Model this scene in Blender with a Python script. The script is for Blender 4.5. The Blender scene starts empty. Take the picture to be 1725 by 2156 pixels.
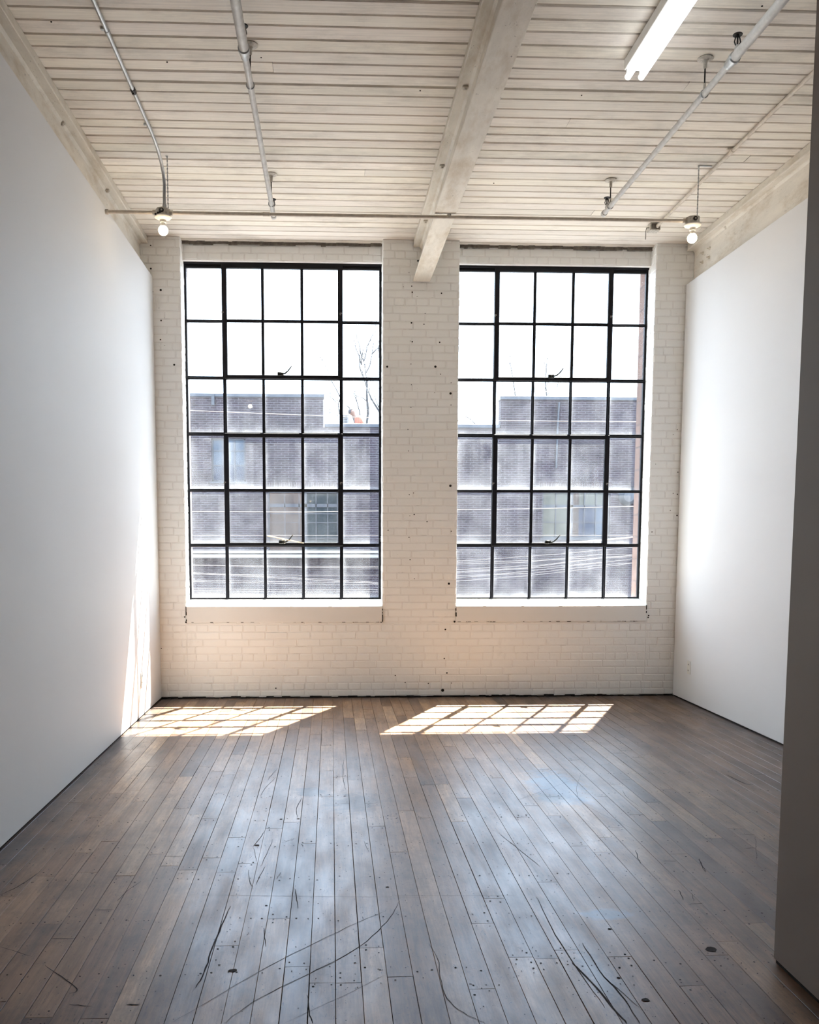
import bpy, math, random
from mathutils import Vector, Matrix, noise
random.seed(7)
rnd = random.random
def ru(a, b): return a + (b - a) * rnd()
COL = bpy.context.scene.collection
PI = math.pi

# ------------------------------------------------------------ camera model (survey of the photograph)
EYE = Vector((0.0, 0.0, 1.4078))
FPX, PX, PY = 1900.0, 775.682, 1316.546
_a, _b, _c = -4.11461537e-02, -9.47102828e-02, -7.92275107e-04
CAMR = (Matrix.Rotation(_a, 3, 'Z') @ Matrix.Rotation(_b, 3, 'X') @ Matrix.Rotation(_c, 3, 'Y'))
def ray(u, v): return CAMR @ Vector(((u - PX) / FPX, 1.0, -(v - PY) / FPX))
def onY(u, v, Y): d = ray(u, v); return EYE + d * (Y / d.y)
def onZ(u, v, z): d = ray(u, v); return EYE + d * ((z - EYE.z) / d.z)
def onX(u, v, x): d = ray(u, v); return EYE + d * (x / d.x)

# ------------------------------------------------------------ mesh builder
class MB:
    def __init__(self):
        self.v = []; self.f = []; self.m = []; self.uv = {}; self.att = {}
    def face(self, pts, m=0, uv=None, att=None):
        n = len(self.v); self.v += [Vector(p) for p in pts]
        self.f.append(list(range(n, n + len(pts)))); self.m.append(m)
        if uv: self.uv[len(self.f) - 1] = uv
        if att is not None: self.att[len(self.f) - 1] = att
    def box(self, x0, x1, y0, y1, z0, z1, m=0, att=None, bev=0.0):
        b = bev
        if b <= 0:
            P = [(x, y, z) for z in (z0, z1) for y in (y0, y1) for x in (x0, x1)]
            self.poly8(P, m, att); return
        n = len(self.v)
        cx, cy, cz = (x0 + x1) / 2, (y0 + y1) / 2, (z0 + z1) / 2
        X = (x0, x1); Y = (y0, y1); Z = (z0, z1)
        idx = {}
        for i in (0, 1):
            for j in (0, 1):
                for k in (0, 1):
                    sx, sy, sz = (1 - 2 * i), (1 - 2 * j), (1 - 2 * k)
                    for ax in range(3):
                        p = [X[i] + sx * b, Y[j] + sy * b, Z[k] + sz * b]
                        p[ax] = (X[i], Y[j], Z[k])[ax]
                        idx[(i, j, k, ax)] = len(self.v); self.v.append(Vector(p))
        def F(l):
            self.f.append(l); self.m.append(m)
            if att is not None: self.att[len(self.f) - 1] = att
        for s in (0, 1):
            F([idx[(s, 0, 0, 0)], idx[(s, 1, 0, 0)], idx[(s, 1, 1, 0)], idx[(s, 0, 1, 0)]])
            F([idx[(0, s, 0, 1)], idx[(1, s, 0, 1)], idx[(1, s, 1, 1)], idx[(0, s, 1, 1)]])
            F([idx[(0, 0, s, 2)], idx[(1, 0, s, 2)], idx[(1, 1, s, 2)], idx[(0, 1, s, 2)]])
        for a in (0, 1):
            for c in (0, 1):
                F([idx[(0, a, c, 1)], idx[(1, a, c, 1)], idx[(1, a, c, 2)], idx[(0, a, c, 2)]])
                F([idx[(a, 0, c, 0)], idx[(a, 1, c, 0)], idx[(a, 1, c, 2)], idx[(a, 0, c, 2)]])
                F([idx[(a, c, 0, 0)], idx[(a, c, 1, 0)], idx[(a, c, 1, 1)], idx[(a, c, 0, 1)]])
        for i in (0, 1):
            for j in (0, 1):
                for k in (0, 1): F([idx[(i, j, k, 0)], idx[(i, j, k, 1)], idx[(i, j, k, 2)]])
    def poly8(self, P, m=0, att=None):
        n = len(self.v); self.v += [Vector(p) for p in P]
        for q in ((0, 2, 3, 1), (4, 5, 7, 6), (0, 1, 5, 4), (2, 6, 7, 3), (0, 4, 6, 2), (1, 3, 7, 5)):
            self.f.append([n + i for i in q]); self.m.append(m)
            if att is not None: self.att[len(self.f) - 1] = att
    def tube(self, pts, r, seg=12, m=0, caps=True):
        pts = [Vector(p) for p in pts]
        rs = r if isinstance(r, (list, tuple)) else [r] * len(pts)
        base = len(self.v); up = None
        for i, p in enumerate(pts):
            t = (pts[min(i + 1, len(pts) - 1)] - pts[max(i - 1, 0)])
            if t.length < 1e-9: t = Vector((0, 0, 1))
            t.normalize()
            if up is None:
                up = Vector((0, 0, 1)) if abs(t.z) < 0.9 else Vector((1, 0, 0))
            a = t.cross(up)
            if a.length < 1e-6: a = t.cross(Vector((1, 0, 0)))
            a.normalize(); b = t.cross(a).normalized(); up = -b if False else up
            for k in range(seg):
                th = 2 * PI * k / seg
                self.v.append(p + (a * math.cos(th) + b * math.sin(th)) * rs[i])
        for i in range(len(pts) - 1):
            for k in range(seg):
                k2 = (k + 1) % seg
                self.f.append([base + i * seg + k, base + i * seg + k2, base + (i + 1) * seg + k2, base + (i + 1) * seg + k]); self.m.append(m)
        if caps:
            self.f.append([base + k for k in range(seg)]); self.m.append(m)
            self.f.append([base + (len(pts) - 1) * seg + k for k in range(seg)]); self.m.append(m)
    def lathe(self, c, prof, seg=24, m=0, axis='Z'):
        c = Vector(c); base = len(self.v)
        for (r, h) in prof:
            for k in range(seg):
                th = 2 * PI * k / seg
                x, y = r * math.cos(th), r * math.sin(th)
                d = {'Z': (x, y, h), 'X': (h, x, y), 'Y': (x, h, y)}[axis]
                self.v.append(c + Vector(d))
        for i in range(len(prof) - 1):
            for k in range(seg):
                k2 = (k + 1) % seg
                self.f.append([base + i * seg + k, base + i * seg + k2, base + (i + 1) * seg + k2, base + (i + 1) * seg + k]); self.m.append(m)
        for i in (0, len(prof) - 1):
            if prof[i][0] > 1e-5:
                self.f.append([base + i * seg + k for k in range(seg)]); self.m.append(m)
    def build(self, name, mats, parent=None, smooth=False, attname=None, fixn=True):
        if not isinstance(mats, (list, tuple)): mats = [mats]
        if parent is not None: off = parent.matrix_world.translation.copy() if parent.get('_w') is None else Vector(parent['_w'])
        else:
            xs = [p.x for p in self.v]; ys = [p.y for p in self.v]; zs = [p.z for p in self.v]
            off = Vector(((min(xs) + max(xs)) / 2, (min(ys) + max(ys)) / 2, min(zs)))
        me = bpy.data.meshes.new(name)
        me.from_pydata([(p - off)[:] for p in self.v], [], self.f)
        for mt in mats: me.materials.append(mt)
        me.polygons.foreach_set('material_index', self.m)
        if self.uv:
            ul = me.uv_layers.new(name='UVMap')
            for fi, uvs in self.uv.items():
                for li, q in zip(me.polygons[fi].loop_indices, uvs): ul.data[li].uv = q
        if self.att:
            ca = me.color_attributes.new(name='tone', type='FLOAT_COLOR', domain='CORNER')
            for fi, q in self.att.items():
                for li in me.polygons[fi].loop_indices: ca.data[li].color = q
        me.validate()
        if fixn:
            import bmesh
            bm = bmesh.new(); bm.from_mesh(me); bmesh.ops.recalc_face_normals(bm, faces=bm.faces); bm.to_mesh(me); bm.free()
        if smooth:
            me.polygons.foreach_set('use_smooth', [True] * len(me.polygons))
            try: me.set_sharp_from_angle(angle=math.radians(38))
            except Exception: pass
        o = bpy.data.objects.new(name, me); COL.objects.link(o)
        WO[o.name] = off
        if parent is not None:
            o.parent = parent
            o.location = (0, 0, 0)
            WO[o.name] = off
        else: o.location = off
        return o
WO = {}
def rebase(parent): return WO[parent.name]
_ob = MB.build
def build(mb, name, mats, parent=None, smooth=False, **kw):
    if parent is None: return _ob(mb, name, mats, None, smooth, **kw)
    off = WO[parent.name]
    class P: pass
    me_parent = parent
    # temporarily provide the offset through a tiny shim
    mb2 = MB(); mb2.v = mb.v; mb2.f = mb.f; mb2.m = mb.m; mb2.uv = mb.uv; mb2.att = mb.att
    for i, p in enumerate(mb2.v): mb2.v[i] = p
    o = _ob(mb2, name, mats, None, smooth, **kw)
    own = WO[o.name]
    o.parent = me_parent; o.location = own - off
    WO[o.name] = own
    return o
def empty(name, loc):
    o = bpy.data.objects.new(name, None); COL.objects.link(o); o.location = loc
    o.empty_display_size = 0.1
    WO[o.name] = Vector(loc); return o
def tag(o, label, cat=None, group=None, kind=None):
    o['label'] = label
    if cat: o['category'] = cat
    if group: o['group'] = group
    if kind: o['kind'] = kind
    return o
def struct(o, label=None):
    o['kind'] = 'structure'
    if label: o['label'] = label
    return o
def copy_tree(o, parent=None):
    c = o.copy(); COL.objects.link(c); c.parent = parent
    for ch in list(o.children): copy_tree(ch, c)
    return c

# ------------------------------------------------------------ materials
class NT:
    def __init__(self, name):
        self.mat = bpy.data.materials.new(name); self.mat.use_nodes = True
        self.t = self.mat.node_tree; self.t.nodes.clear()
        self.out = self.n('ShaderNodeOutputMaterial')
    def n(self, typ, **kw):
        nd = self.t.nodes.new(typ)
        for k, v in kw.items():
            if k.startswith('i_'):
                nd.inputs[k[2:].replace('_', ' ')].default_value = v
            else: setattr(nd, k, v)
        return nd
    def l(self, a, b): self.t.links.new(a, b)
    def val(self, x, sock):
        if hasattr(x, 'is_output'): self.l(x, sock)
        else: sock.default_value = x
    def math(self, op, a, b=0.0, c=None, clamp=False):
        nd = self.n('ShaderNodeMath', operation=op, use_clamp=clamp)
        self.val(a, nd.inputs[0]); self.val(b, nd.inputs[1])
        if c is not None: self.val(c, nd.inputs[2])
        return nd.outputs[0]
    def mix(self, f, a, b, blend='MIX'):
        nd = self.n('ShaderNodeMix', data_type='RGBA', blend_type=blend)
        self.val(f, nd.inputs[0]); self.val(a, nd.inputs[6]); self.val(b, nd.inputs[7])
        return nd.outputs[2]
    def coord(self, scale=(1, 1, 1), rot=(0, 0, 0), loc=(0, 0, 0), kind='Object', src=None):
        mp = self.n('ShaderNodeMapping')
        if src is None:
            src = self.n('ShaderNodeTexCoord').outputs[kind] if kind != 'World' else self.n('ShaderNodeNewGeometry').outputs['Position']
        self.l(src, mp.inputs[0])
        mp.inputs['Location'].default_value = loc; mp.inputs['Rotation'].default_value = rot; mp.inputs['Scale'].default_value = scale
        return mp.outputs[0]
    def noise(self, vec, scale=5, detail=3, rough=0.5, dist=0.0):
        nd = self.n('ShaderNodeTexNoise'); self.l(vec, nd.inputs['Vector'])
        nd.inputs['Scale'].default_value = scale; nd.inputs['Detail'].default_value = detail
        nd.inputs['Roughness'].default_value = rough; nd.inputs['Distortion'].default_value = dist
        return nd.outputs['Fac']
    def ramp(self, fac, stops):
        nd = self.n('ShaderNodeValToRGB'); self.l(fac, nd.inputs[0]); e = nd.color_ramp.elements
        def c4(c): return (c, c, c, 1) if not isinstance(c, (tuple, list)) else (c[0], c[1], c[2], 1)
        e[0].position, e[0].color = stops[0][0], c4(stops[0][1])
        e[1].position, e[1].color = stops[-1][0], c4(stops[-1][1])
        for p, c in stops[1:-1]:
            x = e.new(p); x.color = c4(c)
        return nd.outputs[0]
    def bsdf(self, color, rough=0.6, metal=0.0, spec=0.5, bump=None, bstr=0.3, bdist=0.002, **kw):
        b = self.n('ShaderNodeBsdfPrincipled')
        self.val(color if hasattr(color, 'is_output') else (color[0], color[1], color[2], 1), b.inputs['Base Color'])
        self.val(rough, b.inputs['Roughness']); self.val(metal, b.inputs['Metallic'])
        self.val(spec, b.inputs['Specular IOR Level'])
        for k, v in kw.items(): self.val(v, b.inputs[k.replace('_', ' ')])
        if bump is not None:
            bn = self.n('ShaderNodeBump'); self.l(bump, bn.inputs['Height'])
            bn.inputs['Strength'].default_value = bstr; bn.inputs['Distance'].default_value = bdist
            self.l(bn.outputs[0], b.inputs['Normal'])
        self.l(b.outputs[0], self.out.inputs[0]); return b

def simple(name, col, rough=0.6, metal=0.0, var=0.06, scale=14, spec=0.5, bstr=0.15):
    m = NT(name); c = m.coord(kind='World')
    n1 = m.noise(c, scale, 4, 0.6)
    k = m.ramp(n1, [(0.3, 1 - var * 2), (0.7, 1.0)])
    colr = m.mix(1.0, (col[0], col[1], col[2], 1), k, 'MULTIPLY')
    m.bsdf(colr, rough, metal, spec, bump=m.noise(c, scale * 8, 2), bstr=bstr, bdist=0.001)
    return m.mat

def painted_wall(name, col):
    m = NT(name); c = m.coord(kind='World')
    k = m.ramp(m.noise(c, 0.9, 3, 0.5), [(0.3, 0.965), (0.75, 1.0)])
    colr = m.mix(1.0, (*col, 1), k, 'MULTIPLY')
    scuff = m.ramp(m.noise(m.coord((1, 1, 7), kind='World'), 2.2, 6, 0.7), [(0.66, 1.0), (0.8, 0.95)])
    colr = m.mix(1.0, colr, scuff, 'MULTIPLY')
    m.bsdf(colr, 0.62, 0, 0.35, bump=m.noise(c, 90, 3), bstr=0.08, bdist=0.001)
    return m.mat

def paint_brick(name, col, dirt=0.35):
    m = NT(name); c = m.coord(kind='World')
    tone = m.n('ShaderNodeAttribute', attribute_name='tone').outputs['Color']
    k = m.ramp(m.noise(c, 3.0, 4, 0.6), [(0.3, 0.96), (0.7, 1.0)])
    colr = m.mix(1.0, (*col, 1), k, 'MULTIPLY')
    colr = m.mix(0.5, colr, m.mix(1.0, colr, tone, 'MULTIPLY'))
    # crumbs and chips of missing paint
    sp = m.ramp(m.noise(c, 70, 3, 0.7), [(0.70, 0.0), (0.74, 1.0)])
    area = m.ramp(m.noise(c, 2.5, 2, 0.5), [(0.50, 0.0), (0.68, 1.0)])
    f = m.math('MULTIPLY', sp, area)
    f = m.math('MULTIPLY', f, 0.8)
    colr = m.mix(f, colr, (0.10, 0.085, 0.07, 1))
    stain = m.ramp(m.noise(m.coord((1, 1, 0.6), kind='World'), 5, 6, 0.75), [(0.58, 0.0), (0.78, dirt)])
    colr = m.mix(stain, colr, (0.34, 0.30, 0.25, 1))
    b = m.math('ADD', m.noise(c, 24, 5, 0.65), m.math('MULTIPLY', m.noise(c, 120, 2), 0.3))
    m.bsdf(colr, 0.55, 0, 0.4, bump=b, bstr=0.45, bdist=0.004)
    return m.mat

def paint_mortar(name, col):
    m = NT(name); c = m.coord(kind='World')
    g = m.ramp(m.noise(c, 6, 5, 0.7), [(0.55, 0.0), (0.75, 0.6)])
    g2 = m.ramp(m.noise(c, 45, 3, 0.7), [(0.60, 0.0), (0.66, 1.0)])
    f = m.math('MAXIMUM', m.math('MULTIPLY', g, 0.45), m.math('MULTIPLY', g2, g))
    colr = m.mix(f, (*col, 1), (0.09, 0.075, 0.06, 1))
    m.bsdf(colr, 0.8, 0, 0.2, bump=m.noise(c, 60, 4), bstr=0.5, bdist=0.003)
    return m.mat

def ceiling_mat():
    m = NT('ceiling_boards'); c = m.coord(kind='World')
    tone = m.n('ShaderNodeAttribute', attribute_name='tone').outputs['Color']
    gr = m.noise(m.coord((0.8, 26, 10), kind='World'), 3.0, 5, 0.65)
    k = m.ramp(gr, [(0.35, 0.84), (0.6, 1.0)])
    colr = m.mix(1.0, (0.89, 0.84, 0.765, 1), k, 'MULTIPLY')
    colr = m.mix(1.0, colr, tone, 'MULTIPLY')
    dirt = m.ramp(m.noise(m.coord((1.2, 3, 1), kind='World'), 1.6, 6, 0.72), [(0.50, 0.0), (0.76, 0.55)])
    colr = m.mix(dirt, colr, (0.33, 0.30, 0.26, 1))
    sp = m.ramp(m.noise(m.coord((1, 2.2, 1), kind='World'), 32, 4, 0.75), [(0.735, 0.0), (0.76, 0.8)])
    ar = m.ramp(m.noise(c, 1.3, 2, 0.5), [(0.45, 0.0), (0.62, 1.0)])
    colr = m.mix(m.math('MULTIPLY', sp, ar), colr, (0.06, 0.05, 0.04, 1))
    m.bsdf(colr, 0.6, 0, 0.3, bump=gr, bstr=0.25, bdist=0.003)
    return m.mat

def beam_mat(name='beam_paint', col=(0.76, 0.71, 0.63)):
    m = NT(name); c = m.coord(kind='World')
    k = m.ramp(m.noise(m.coord((2, 0.5, 2), kind='World'), 3, 6, 0.7), [(0.3, 0.78), (0.62, 1.0)])
    colr = m.mix(1.0, (*col, 1), k, 'MULTIPLY')
    st = m.ramp(m.noise(m.coord((3, 1, 3), loc=(3, 1, 2), kind='World'), 2.2, 5, 0.7), [(0.48, 0.0), (0.70, 0.75)])
    colr = m.mix(st, colr, (0.46, 0.37, 0.26, 1))
    sp = m.ramp(m.noise(m.coord((1, 0.45, 1), kind='World'), 75, 3, 0.75), [(0.655, 0.0), (0.69, 0.85)])
    ar = m.ramp(m.noise(c, 2.6, 3, 0.6), [(0.42, 0.0), (0.6, 1.0)])
    colr = m.mix(m.math('MULTIPLY', sp, ar), colr, (0.10, 0.085, 0.07, 1))
    m.bsdf(colr, 0.55, 0, 0.4, bump=m.noise(c, 50, 4, 0.7), bstr=0.35, bdist=0.002)
    return m.mat

def floor_mat():
    m = NT('floor_maple'); c = m.coord(kind='World')
    at = m.n('ShaderNodeAttribute', attribute_name='tone').outputs['Color']
    sep = m.n('ShaderNodeSeparateColor'); m.l(at, sep.inputs[0])
    # grain, shifted per board
    gv = m.n('ShaderNodeCombineXYZ'); m.val(m.math('MULTIPLY', sep.outputs[1], 37.0), gv.inputs[2]); 
    add = m.n('ShaderNodeVectorMath', operation='ADD'); m.l(m.coord((18, 1.1, 1), kind='World'), add.inputs[0]); m.l(gv.outputs[0], add.inputs[1])
    g = m.noise(add.outputs[0], 2.2, 7, 0.68, 0.4)
    colr = m.ramp(sep.outputs[0], [(0.0, (0.120, 0.058, 0.025)), (0.35, (0.245, 0.130, 0.062)), (0.7, (0.355, 0.205, 0.105)), (1.0, (0.48, 0.300, 0.165))])
    colr = m.mix(1.0, colr, m.ramp(g, [(0.28, 0.50), (0.62, 1.08)]), 'MULTIPLY')
    g3 = m.noise(m.coord((40, 3.0, 1), loc=(2, 5, 0), kind='World'), 3.0, 6, 0.75)
    colr = m.mix(1.0, colr, m.ramp(g3, [(0.30, 0.66), (0.66, 1.08)]), 'MULTIPLY')
    # large traffic wear: greyer paler patches and darker grime near the walls
    wear = m.noise(m.coord((1, 0.7, 1), kind='World'), 1.1, 6, 0.68)
    colr = m.mix(m.ramp(wear, [(0.42, 0.0), (0.72, 0.5)]), colr, (0.40, 0.24, 0.135, 1))
    grime = m.noise(m.coord((1.4, 1, 1), loc=(7, 3, 0), kind='World'), 2.3, 7, 0.75)
    colr = m.mix(m.ramp(grime, [(0.44, 0.0), (0.76, 0.8)]), colr, (0.055, 0.033, 0.020, 1))
    spl = m.noise(m.coord((30, 8, 1), kind='World'), 3, 5, 0.75)
    colr = m.mix(m.ramp(spl, [(0.61, 0.0), (0.68, 0.85)]), colr, (0.025, 0.017, 0.013, 1))
    dots = m.noise(m.coord((1, 0.8, 1), kind='World'), 60, 3, 0.6)
    colr = m.mix(m.ramp(dots, [(0.69, 0.0), (0.72, 0.8)]), colr, (0.02, 0.014, 0.012, 1))
    x = m.n('ShaderNodeSeparateXYZ'); m.l(m.n('ShaderNodeNewGeometry').outputs['Position'], x.inputs[0])
    def blob(cx, cy, rx, ry, sharp=1.0, ns=6.0):
        dx = m.math('DIVIDE', m.math('SUBTRACT', x.outputs[0], cx), rx)
        dy = m.math('DIVIDE', m.math('SUBTRACT', x.outputs[1], cy), ry)
        d = m.math('SQRT', m.math('ADD', m.math('MULTIPLY', dx, dx), m.math('MULTIPLY', dy, dy)))
        d = m.math('ADD', d, m.math('MULTIPLY', m.math('SUBTRACT', m.noise(c, ns, 5, 0.7), 0.5), 1.8))
        return m.math('MULTIPLY', m.math('SUBTRACT', 1.1, d), 1.6 * sharp, clamp=True)
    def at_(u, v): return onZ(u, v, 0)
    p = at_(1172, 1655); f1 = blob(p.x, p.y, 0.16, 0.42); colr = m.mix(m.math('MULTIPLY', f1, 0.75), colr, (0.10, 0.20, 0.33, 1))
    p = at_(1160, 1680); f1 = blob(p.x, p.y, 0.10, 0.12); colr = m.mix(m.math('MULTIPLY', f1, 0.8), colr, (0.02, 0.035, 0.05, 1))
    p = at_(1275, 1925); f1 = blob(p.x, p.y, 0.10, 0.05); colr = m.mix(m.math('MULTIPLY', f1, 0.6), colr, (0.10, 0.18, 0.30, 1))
    p = at_(655, 1668); f1 = blob(p.x, p.y, 0.10, 0.10, 1.2, 14); colr = m.mix(m.math('MULTIPLY', f1, 0.8), colr, (0.035, 0.027, 0.024, 1))
    p = at_(745, 1690); f1 = blob(p.x, p.y, 0.16, 0.22, 1.0, 14); colr = m.mix(m.math('MULTIPLY', f1, 0.7), colr, (0.045, 0.032, 0.026, 1))
    p = at_(1255, 2050); f1 = blob(p.x, p.y, 0.05, 0.22, 1.0, 18); colr = m.mix(m.math('MULTIPLY', f1, 0.75), colr, (0.03, 0.02, 0.018, 1))
    # dark unscrubbed margins against the walls
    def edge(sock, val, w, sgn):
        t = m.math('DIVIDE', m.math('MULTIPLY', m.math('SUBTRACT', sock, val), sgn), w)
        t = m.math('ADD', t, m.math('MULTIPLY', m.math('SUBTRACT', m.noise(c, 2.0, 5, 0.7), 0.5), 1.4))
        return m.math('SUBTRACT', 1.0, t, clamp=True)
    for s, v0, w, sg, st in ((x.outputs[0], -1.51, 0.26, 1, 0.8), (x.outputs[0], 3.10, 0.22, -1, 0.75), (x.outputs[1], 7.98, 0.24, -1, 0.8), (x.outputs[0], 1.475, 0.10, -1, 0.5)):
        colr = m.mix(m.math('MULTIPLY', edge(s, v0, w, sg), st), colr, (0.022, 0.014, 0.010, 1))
    r = m.ramp(m.noise(m.coord((5, 1.2, 1), kind='World'), 2.0, 4, 0.55), [(0.25, 0.29), (0.75, 0.48)])
    bn = m.math('ADD', m.math('MULTIPLY', g, 0.6), m.noise(m.coord((8, 3, 1), kind='World'), 4, 4, 0.6))
    fb = m.bsdf(colr, r, 0, 0.60, bump=bn, bstr=0.22, bdist=0.0022); fb.inputs['Specular Tint'].default_value = (0.64, 0.76, 1.0, 1)
    return m.mat

def red_brick(name, sx=1.0, c1=(0.22, 0.115, 0.085), c2=(0.28, 0.155, 0.115), mo=(0.36, 0.28, 0.24), row=0.0655, wid=0.205, rot=(PI / 2, 0, 0), msize=0.009, efflo=0.0):
    m = NT(name)
    v = m.coord(rot=rot, kind='World')
    b = m.n('ShaderNodeTexBrick', offset=0.5); m.l(v, b.inputs['Vector'])
    b.inputs['Color1'].default_value = (*c1, 1); b.inputs['Color2'].default_value = (*c2, 1); b.inputs['Mortar'].default_value = (*mo, 1)
    b.inputs['Scale'].default_value = 1.0; b.inputs['Mortar Size'].default_value = msize; b.inputs['Mortar Smooth'].default_value = 0.2
    b.inputs['Brick Width'].default_value = wid; b.inputs['Row Height'].default_value = row; b.inputs['Bias'].default_value = 0
    c = m.coord(kind='World')
    colr = m.mix(1.0, b.outputs['Color'], m.ramp(m.noise(c, 1.3, 5, 0.7), [(0.3, 0.6), (0.7, 1.1)]), 'MULTIPLY')
    if efflo: colr = m.mix(m.ramp(m.noise(c, 0.8, 6, 0.7), [(0.55, 0.0), (0.72, efflo)]), colr, (0.4, 0.38, 0.38, 1))
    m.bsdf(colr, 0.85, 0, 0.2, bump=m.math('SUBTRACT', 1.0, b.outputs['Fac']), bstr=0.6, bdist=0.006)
    return m.mat

def glass_mat():
    m = NT('window_glass')
    uv = m.n('ShaderNodeTexCoord').outputs['UV']
    s = m.n('ShaderNodeSeparateXYZ'); m.l(uv, s.inputs[0])
    at = m.n('ShaderNodeAttribute', attribute_name='tone').outputs['Color']
    sc = m.n('ShaderNodeSeparateColor'); m.l(at, sc.inputs[0])
    c = m.coord(kind='World')
    wob = m.math('MULTIPLY', m.math('SUBTRACT', m.noise(c, 7, 5, 0.7), 0.5), 0.16)
    def side(x, w, gain=1.0):
        d = m.math('ADD', x, wob)
        e = m.math('POWER', 2.718, m.math('MULTIPLY', m.math('MAXIMUM', d, 0.0), -1.0 / w))
        return m.math('MULTIPLY', e, gain)
    u, v = s.outputs[0], s.outputs[1]
    u1 = m.math('SUBTRACT', 1.0, u); v1 = m.math('SUBTRACT', 1.0, v)
    halo = m.math('MAXIMUM', m.math('MAXIMUM', side(u, 0.06, 0.9), side(u1, 0.045, 0.6)), m.math('MAXIMUM', side(v, 0.075, 1.15), side(v1, 0.05, 0.6)))
    streak = m.ramp(m.noise(m.coord((16, 1, 0.7), kind='World'), 1.4, 4, 0.65), [(0.42, 0.0), (0.8, 1.0)])
    film = m.ramp(m.noise(c, 3.2, 6, 0.62), [(0.35, 0.05), (0.75, 0.55)])
    sp = m.ramp(m.noise(c, 130, 2, 0.6), [(0.70, 0.0), (0.75, 0.7)])
    base = m.math('ADD', m.math('MULTIPLY', film, 0.085), m.math('ADD', m.math('MULTIPLY', streak, 0.022), m.math('MULTIPLY', m.math('MULTIPLY', sp, sc.outputs[1]), 0.12)))
    tot = m.math('ADD', base, m.math('MULTIPLY', m.math('POWER', halo, 1.4), 0.16))
    tot = m.math('MINIMUM', m.math('MULTIPLY', tot, sc.outputs[0]), 0.35)
    tr = m.n('ShaderNodeBsdfTransparent'); tr.inputs[0].default_value = (0.97, 0.985, 0.98, 1)
    tl = m.n('ShaderNodeBsdfTranslucent'); tl.inputs[0].default_value = (0.86, 0.90, 0.93, 1)
    df = m.n('ShaderNodeBsdfDiffuse'); df.inputs[0].default_value = (0.7, 0.72, 0.74, 1)
    mx = m.n('ShaderNodeMixShader'); mx.inputs[0].default_value = 0.25; m.l(tl.outputs[0], mx.inputs[1]); m.l(df.outputs[0], mx.inputs[2])
    m1 = m.n('ShaderNodeMixShader'); m.l(tot, m1.inputs[0]); m.l(tr.outputs[0], m1.inputs[1]); m.l(mx.outputs[0], m1.inputs[2])
    gl = m.n('ShaderNodeBsdfGlossy'); gl.inputs['Roughness'].default_value = 0.0
    ge = m.n('ShaderNodeNewGeometry'); dt = m.n('ShaderNodeVectorMath', operation='DOT_PRODUCT')
    m.l(ge.outputs['Normal'], dt.inputs[0]); m.l(ge.outputs['Incoming'], dt.inputs[1])
    cs = m.math('ABSOLUTE', dt.outputs['Value'])
    frs = m.math('ADD', m.math('MULTIPLY', m.math('POWER', m.math('SUBTRACT', 1.0, cs), 5.0), 0.9), 0.04)
    m2 = m.n('ShaderNodeMixShader'); m.l(frs, m2.inputs[0]); m.l(m1.outputs[0], m2.inputs[1]); m.l(gl.outputs[0], m2.inputs[2])
    m.l(m2.outputs[0], m.out.inputs[0])
    return m.mat

def emis(name, col, s, base=(0.9, 0.9, 0.9)):
    m = NT(name); b = m.bsdf(base, 0.3)
    b.inputs['Emission Color'].default_value = (*col, 1); b.inputs['Emission Strength'].default_value = s
    return m.mat

M = {}
M['white'] = painted_wall('drywall_white', (0.715, 0.715, 0.72))
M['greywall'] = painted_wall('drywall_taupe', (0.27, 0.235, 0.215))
M['brick'] = paint_brick('painted_brick', (0.93, 0.93, 0.915), 0.18)
M['mortar'] = paint_mortar('painted_mortar', (0.87, 0.86, 0.84))
M['sill'] = painted_wall('painted_sill', (0.83, 0.82, 0.80))
M['hole'] = simple('hole_dark', (0.012, 0.010, 0.009), 0.95, bstr=0)
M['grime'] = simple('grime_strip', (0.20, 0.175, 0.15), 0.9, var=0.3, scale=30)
M['ceil'] = ceiling_mat()
M['groove'] = simple('ceiling_groove', (0.035, 0.027, 0.020), 0.9)
M['beam'] = beam_mat()
M['nailer'] = beam_mat('nailer_paint', (0.68, 0.63, 0.55))
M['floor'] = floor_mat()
M['floorgap'] = simple('floor_gap', (0.012, 0.008, 0.006), 0.95, bstr=0, spec=0.05)
M['nail'] = simple('nail_heads', (0.012, 0.010, 0.010), 0.7, 0.0, spec=0.12)
M['scratch'] = simple('floor_scratch', (0.035, 0.027, 0.026), 0.8, bstr=0, spec=0.15)
M['redb'] = red_brick('exterior_red_brick')
M['redside'] = red_brick('exterior_red_brick_reveal', c1=(0.15, 0.092, 0.075), c2=(0.19, 0.12, 0.098), mo=(0.12, 0.08, 0.07), rot=(PI / 2, 0, PI / 2))
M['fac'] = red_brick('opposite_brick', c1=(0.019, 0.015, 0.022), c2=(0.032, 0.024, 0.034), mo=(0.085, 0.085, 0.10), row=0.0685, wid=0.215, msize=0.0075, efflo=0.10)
M['sold'] = red_brick('soldier_brick', c1=(0.020, 0.015, 0.021), c2=(0.032, 0.023, 0.031), mo=(0.085, 0.08, 0.095), row=1.3, wid=0.075, msize=0.008, rot=(PI / 2, 0, 0))
M['coping'] = simple('slate_coping', (0.03, 0.04, 0.058), 0.6)
M['glass'] = glass_mat()
def steel_mat():
    m = NT('window_steel'); c = m.coord(kind='World')
    colr = m.mix(m.ramp(m.noise(c, 40, 4, 0.7), [(0.6, 0.0), (0.75, 0.7)]), (0.006, 0.0065, 0.010, 1), (0.018, 0.019, 0.026, 1))
    m.bsdf(colr, 0.5, 0, 0.22, bump=m.noise(c, 120, 3), bstr=0.4, bdist=0.002); return m.mat
M['steel'] = steel_mat()
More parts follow.
